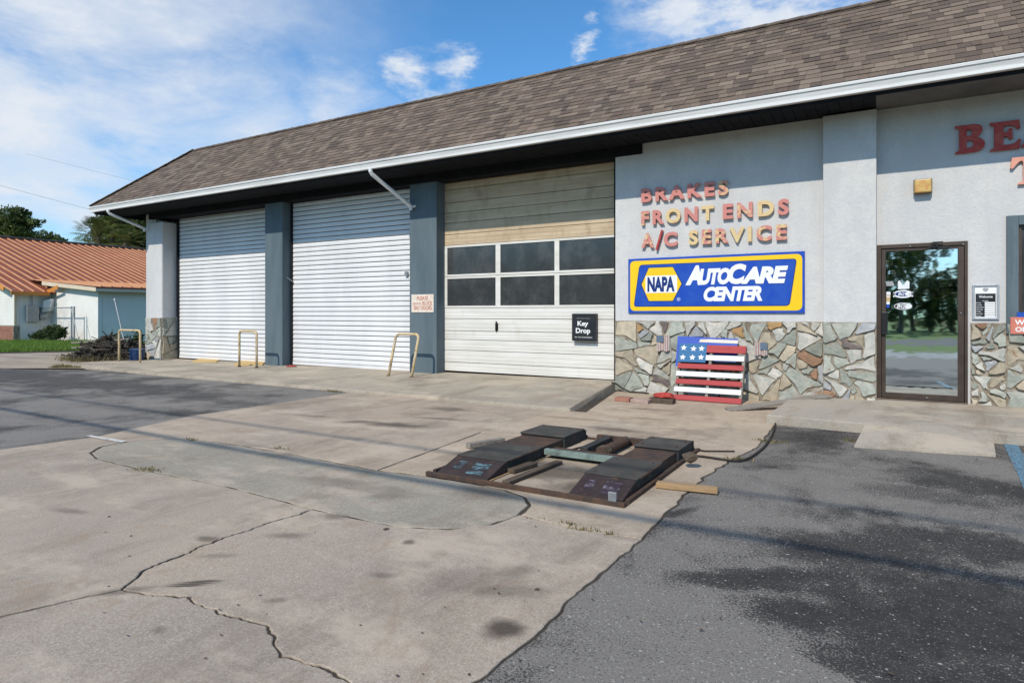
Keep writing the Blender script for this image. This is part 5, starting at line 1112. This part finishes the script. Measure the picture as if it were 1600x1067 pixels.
tree('small_oak', 'small rounded green treetop just above the orange roof ridge', 'tree', b, 5, [(far(68,370,D),1.15),(far(57,374,D),.8),(far(80,376,D+1),1.0),(far(93,380,D),1.0),(far(104,383,D),.7)], .17, M['oak'], 420, .3)
D = 60; b = far(200,490,D); b.z = 0
tree('oak_tree', 'tall broad oak behind the palms, beside the shop eave', 'tree', b, 5.5, [(far(195,345,D+3),2.0),(far(175,352,D+3),1.9),(far(212,352,D+2),2.2),(far(228,340,D+4),1.8),(far(200,368,D+2),2.2),(far(222,372,D+2),2.0),(far(165,375,D+3),1.8),(far(245,360,D+5),3),(far(215,330,D+3),1.2),(far(188,338,D+3),1.2)], .19, M['oak'], 330, .4)
def palm(px, py, D, label, n=46, fr=1.9):
    c = far(px,py,D); rt = empty('palm_tree', (c.x,c.y,0)); tag(rt, label, 'palm tree', 'cabbage palms behind the orange roof')
    tk = MB(); tk.tube([(c.x,c.y,-.1),(c.x+.1,c.y,c.z*.6),(c.x,c.y,c.z)],[.24,.2,.2],9); tk.build('trunk', M['bark'], rt); cr = MB()
    for i in range(n):
        a = R.uniform(0,6.283); e = R.uniform(-.9,1.35); d = Vector((math.cos(a)*math.cos(e),math.sin(a)*math.cos(e),math.sin(e))); L = fr*R.uniform(.75,1.05); tip = c+d*L*.6; side = d.cross(Vector((0,0,1))).normalized() if abs(d.z) < .99 else Vector((1,0,0)); upv = side.cross(d); tn = R.uniform(.65,1.3)
        cr.tube([c,c+d*L*.3,tip],[.02,.015,.012],3,False,(tn*1.2,tn,tn))
        for k in range(-7,8):
            an = k*.2; ld = (d*math.cos(an)+side*math.sin(an)).normalized(); ll = L*.55*(1-.3*abs(k)/7); droop = Vector((0,0,-.28*ll)); w_ = upv.cross(ld)*.035+side*.01
            p1 = tip+ld*ll*.55; p2 = tip+ld*ll+droop; cr.add([tip,p1-w_,p2,p1+w_],[(0,1,2,3)],(tn,tn,tn*.8))
    cr.build('crown', M['palm'], rt)
palm(153, 370, 58, 'cabbage palm in front at the left of the far clump', 54, 2.3); palm(176, 362, 60, 'cabbage palm with the higher crown in the middle of the far clump', 54, 2.2); palm(196, 380, 57, 'cabbage palm with the lowest crown next to the shop pier', 44, 1.9)
def shrub(name, label, c, r, n, size, lm, group=None):
    mb = MB(); rt = empty(name, (c[0],c[1],0)); tag(rt, label, 'shrub', group)
    for i in range(9): mb.tube([(c[0],c[1],0),(c[0]+R.uniform(-.7,.7)*r[0],c[1]+R.uniform(-.7,.7)*r[1],r[2]*R.uniform(.8,1.6))],[.014,.006],4)
    mb.build('stem', M['bark'], rt); cr = MB(); leaves(cr, (c[0],c[1],r[2]), r[0], r[1], r[2], n, size, .3)
    for i in range(6): leaves(cr, (c[0]+R.uniform(-.8,.8)*r[0],c[1]+R.uniform(-.5,.5)*r[1],r[2]*R.uniform(.8,1.6)), r[0]*.4, r[1]*.4, r[2]*.5, n//7, size, .3)
    cr.build('foliage', lm, rt)
x = yx(84,FY-.3); shrub('shrub', 'dark green bush grown through the chain-link fence', (x,FY-.3), (.95,.5,.42), 900, .085, M['shrub'])
x = yx(36,BY-.8); shrub('shrub', 'low ragged weeds below the grey utility box', (HX+.6,GY+.9), (.5,.6,.25), 260, .07, M['shrub'])
x = yx(185,1.5); shrub('shrub', 'ragged green weeds behind the brush pile by the shaded white wall', (yx(178,2.2),2.2), (.6,.5,.28), 420, .07, M['shrub'])
x = yx(212,1.3); shrub('shrub', 'tall thin weeds behind the brush pile next to the left pier', (yx(212,1.2),1.2), (.3,.3,.42), 260, .06, M['shrub'])
def blades(name, n, place, h, m_, spread=.4):
    mb = MB()
    for _ in range(n):
        p = place(); 
        if p is None: continue
        a = R.uniform(0,6.28); w_ = Vector((math.cos(a),math.sin(a),0))*.006*(1+h*4); hh = h*R.uniform(.5,1.3); t = R.uniform(.65,1.3); tip = p+Vector((R.uniform(-1,1)*spread*hh,R.uniform(-1,1)*spread*hh,hh)); mb.add([p-w_,p+w_,tip],[(0,1,2)],(t,t,t*.9))
    o = mb.build(name, m_); tag(o, kind='stuff'); return o
L4 = G((-60,551),(165,546),(160,533.5),(-60,533))
def in_lawn():
    a, b = R.random(), R.random(); return (L4[0].lerp(L4[1],a)).lerp(L4[3].lerp(L4[2],a), b).to_3d()+Vector((0,0,-.07+.05))
blades('grass', 26000, in_lawn, .14, M['grass'])
D4 = G((35,574),(190,577),(222,565),(120,566))
def in_dry():
    a, b = R.random(), R.random()**1.0; p = (D4[0].lerp(D4[1],a)).lerp(D4[3].lerp(D4[2],a), b); 
    return p.to_3d() if mnoise.noise(Vector((p.x*1.2,p.y*1.2,0))) > -.25+.5*(1-a) else None
blades('dry_grass', 5200, in_dry, .06, M['dry'], .9)
def in_pile():
    a = R.uniform(0,6.28); r = R.random(); return Vector((-19.7+math.cos(a)*r*1.6,-.9+math.sin(a)*r*.6,0))
blades('dry_weeds', 700, in_pile, .17, M['dry'], .6)
spots = [(236,735,.09,40),(225,737,.07,30),(522,612,.12,110),(1198,690,.09,80),(1150,718,.07,40),(848,814,.07,8),(905,828,.05,16),(952,836,.05,12),(300,688,.05,16),(440,702,.05,16),(1340,665,.06,40),(1336,690,.05,30),(375,590,.06,30),(890,820,.04,20)]
wpick = [s for s in spots for _ in range(s[3])]
def in_crack():
    s_ = R.choice(wpick); p = g(s_[0],s_[1]); return p+Vector((R.gauss(0,s_[2]),R.gauss(0,s_[2]*.35),0))
blades('crack_weeds', 560, in_crack, .032, M['dry'], .9)
mb = MB()
for _ in range(110):
    px, py = R.uniform(60,1560), R.uniform(640,1060); p = g(px,py,.0105); n = R.choice((4,5,6)); s_ = R.uniform(.004,.012)*(1 if R.random() < .9 else 2); a0 = R.uniform(0,6.28); el = R.uniform(.4,1)
    ring = []
    for i in range(n):
        a = 2*math.pi*i/n; u, v = math.cos(a)*s_*R.uniform(.6,1.2), math.sin(a)*s_*el*R.uniform(.6,1.2); ring.append(p+Vector((u*math.cos(a0)-v*math.sin(a0),u*math.sin(a0)+v*math.cos(a0),R.uniform(0,.004))))
    mb.add(ring, [tuple(range(n))])
o = mb.build('litter', M['wood_dark']); tag(o, kind='stuff')
# overhead cables: two along the street behind the viewer, two thin ones over the far roofs
def cable(name, label, a, b, sag, r, group):
    a, b = Vector(a), Vector(b); mb = MB(); mb.tube([a.lerp(b,t/24)-Vector((0,0,4*sag*(t/24)*(1-t/24))) for t in range(25)], r, 6); o = mb.build(name, M['rubber']); tag(o, label, 'cable', group); return o
tanE = math.tan(SUN_EL)
for Ys, zc, r in ((-6.05,8.0,.036),(-5.08,8.9,.022)): cable('overhead_cable', 'street cable that throws the %s long shadow across the lot' % ('nearer' if Ys < -5.5 else 'farther'), (-34,Ys-zc/tanE,zc+.3), (26,Ys-zc/tanE,zc+.3), .6, r, 'cables over the street')
for i, x in enumerate((-34.2, 26.2)):
    rt = empty('utility_pole', (x,-14.6,0)); tag(rt, ('wooden street pole carrying the cables at their west end','wooden street pole carrying the cables at their east end')[i], 'utility pole', 'poles along the street'); mb = MB(); mb.tube([(x,-14.6,-.3),(x,-14.6,11)],[.17,.11],10); mb.build('shaft', M['wood_grey'], rt); mb = MB(); mb.box(x-.06,x+.06,-15.6,-13.6,8.2,8.32); mb.build('cross_arm', M['wood_grey'], rt)
cable('thin_cable', 'lower thin wire across the sky at the left, running behind the eave', far(-60,274,38), far(330,378,50), .0, .008, 'thin wires over the far roof')
cable('thin_cable', 'upper thin wire across the sky at the left, running behind the eave', far(40,240,42), far(360,322,52), .0, .006, 'thin wires over the far roof')
# the wood across the street, seen in the door glass
tl_ = MB(); trk = MB(); x = -62
while x < 34:
    h = R.uniform(4.6,8.5); y = -46+R.uniform(-2.5,2.5); trk.tube([(x,y,-.2),(x,y,h*.6)],[.2,.1],6)
    for _ in range(6): leaves(tl_, (x+R.uniform(-2,2),y+R.uniform(-1.2,1.2),h*R.uniform(.18,.86)), R.uniform(1.2,2.1), 1.4, R.uniform(.9,1.5), 95, .34)
    x += R.uniform(.8,1.6) if -6 < x < 12 else R.uniform(1.5,2.6)
wd_ = tl_.build('far_woods', M['oak']); tag(wd_, kind='stuff'); tag(trk.build('far_trunks', M['bark'], wd_), kind='stuff')
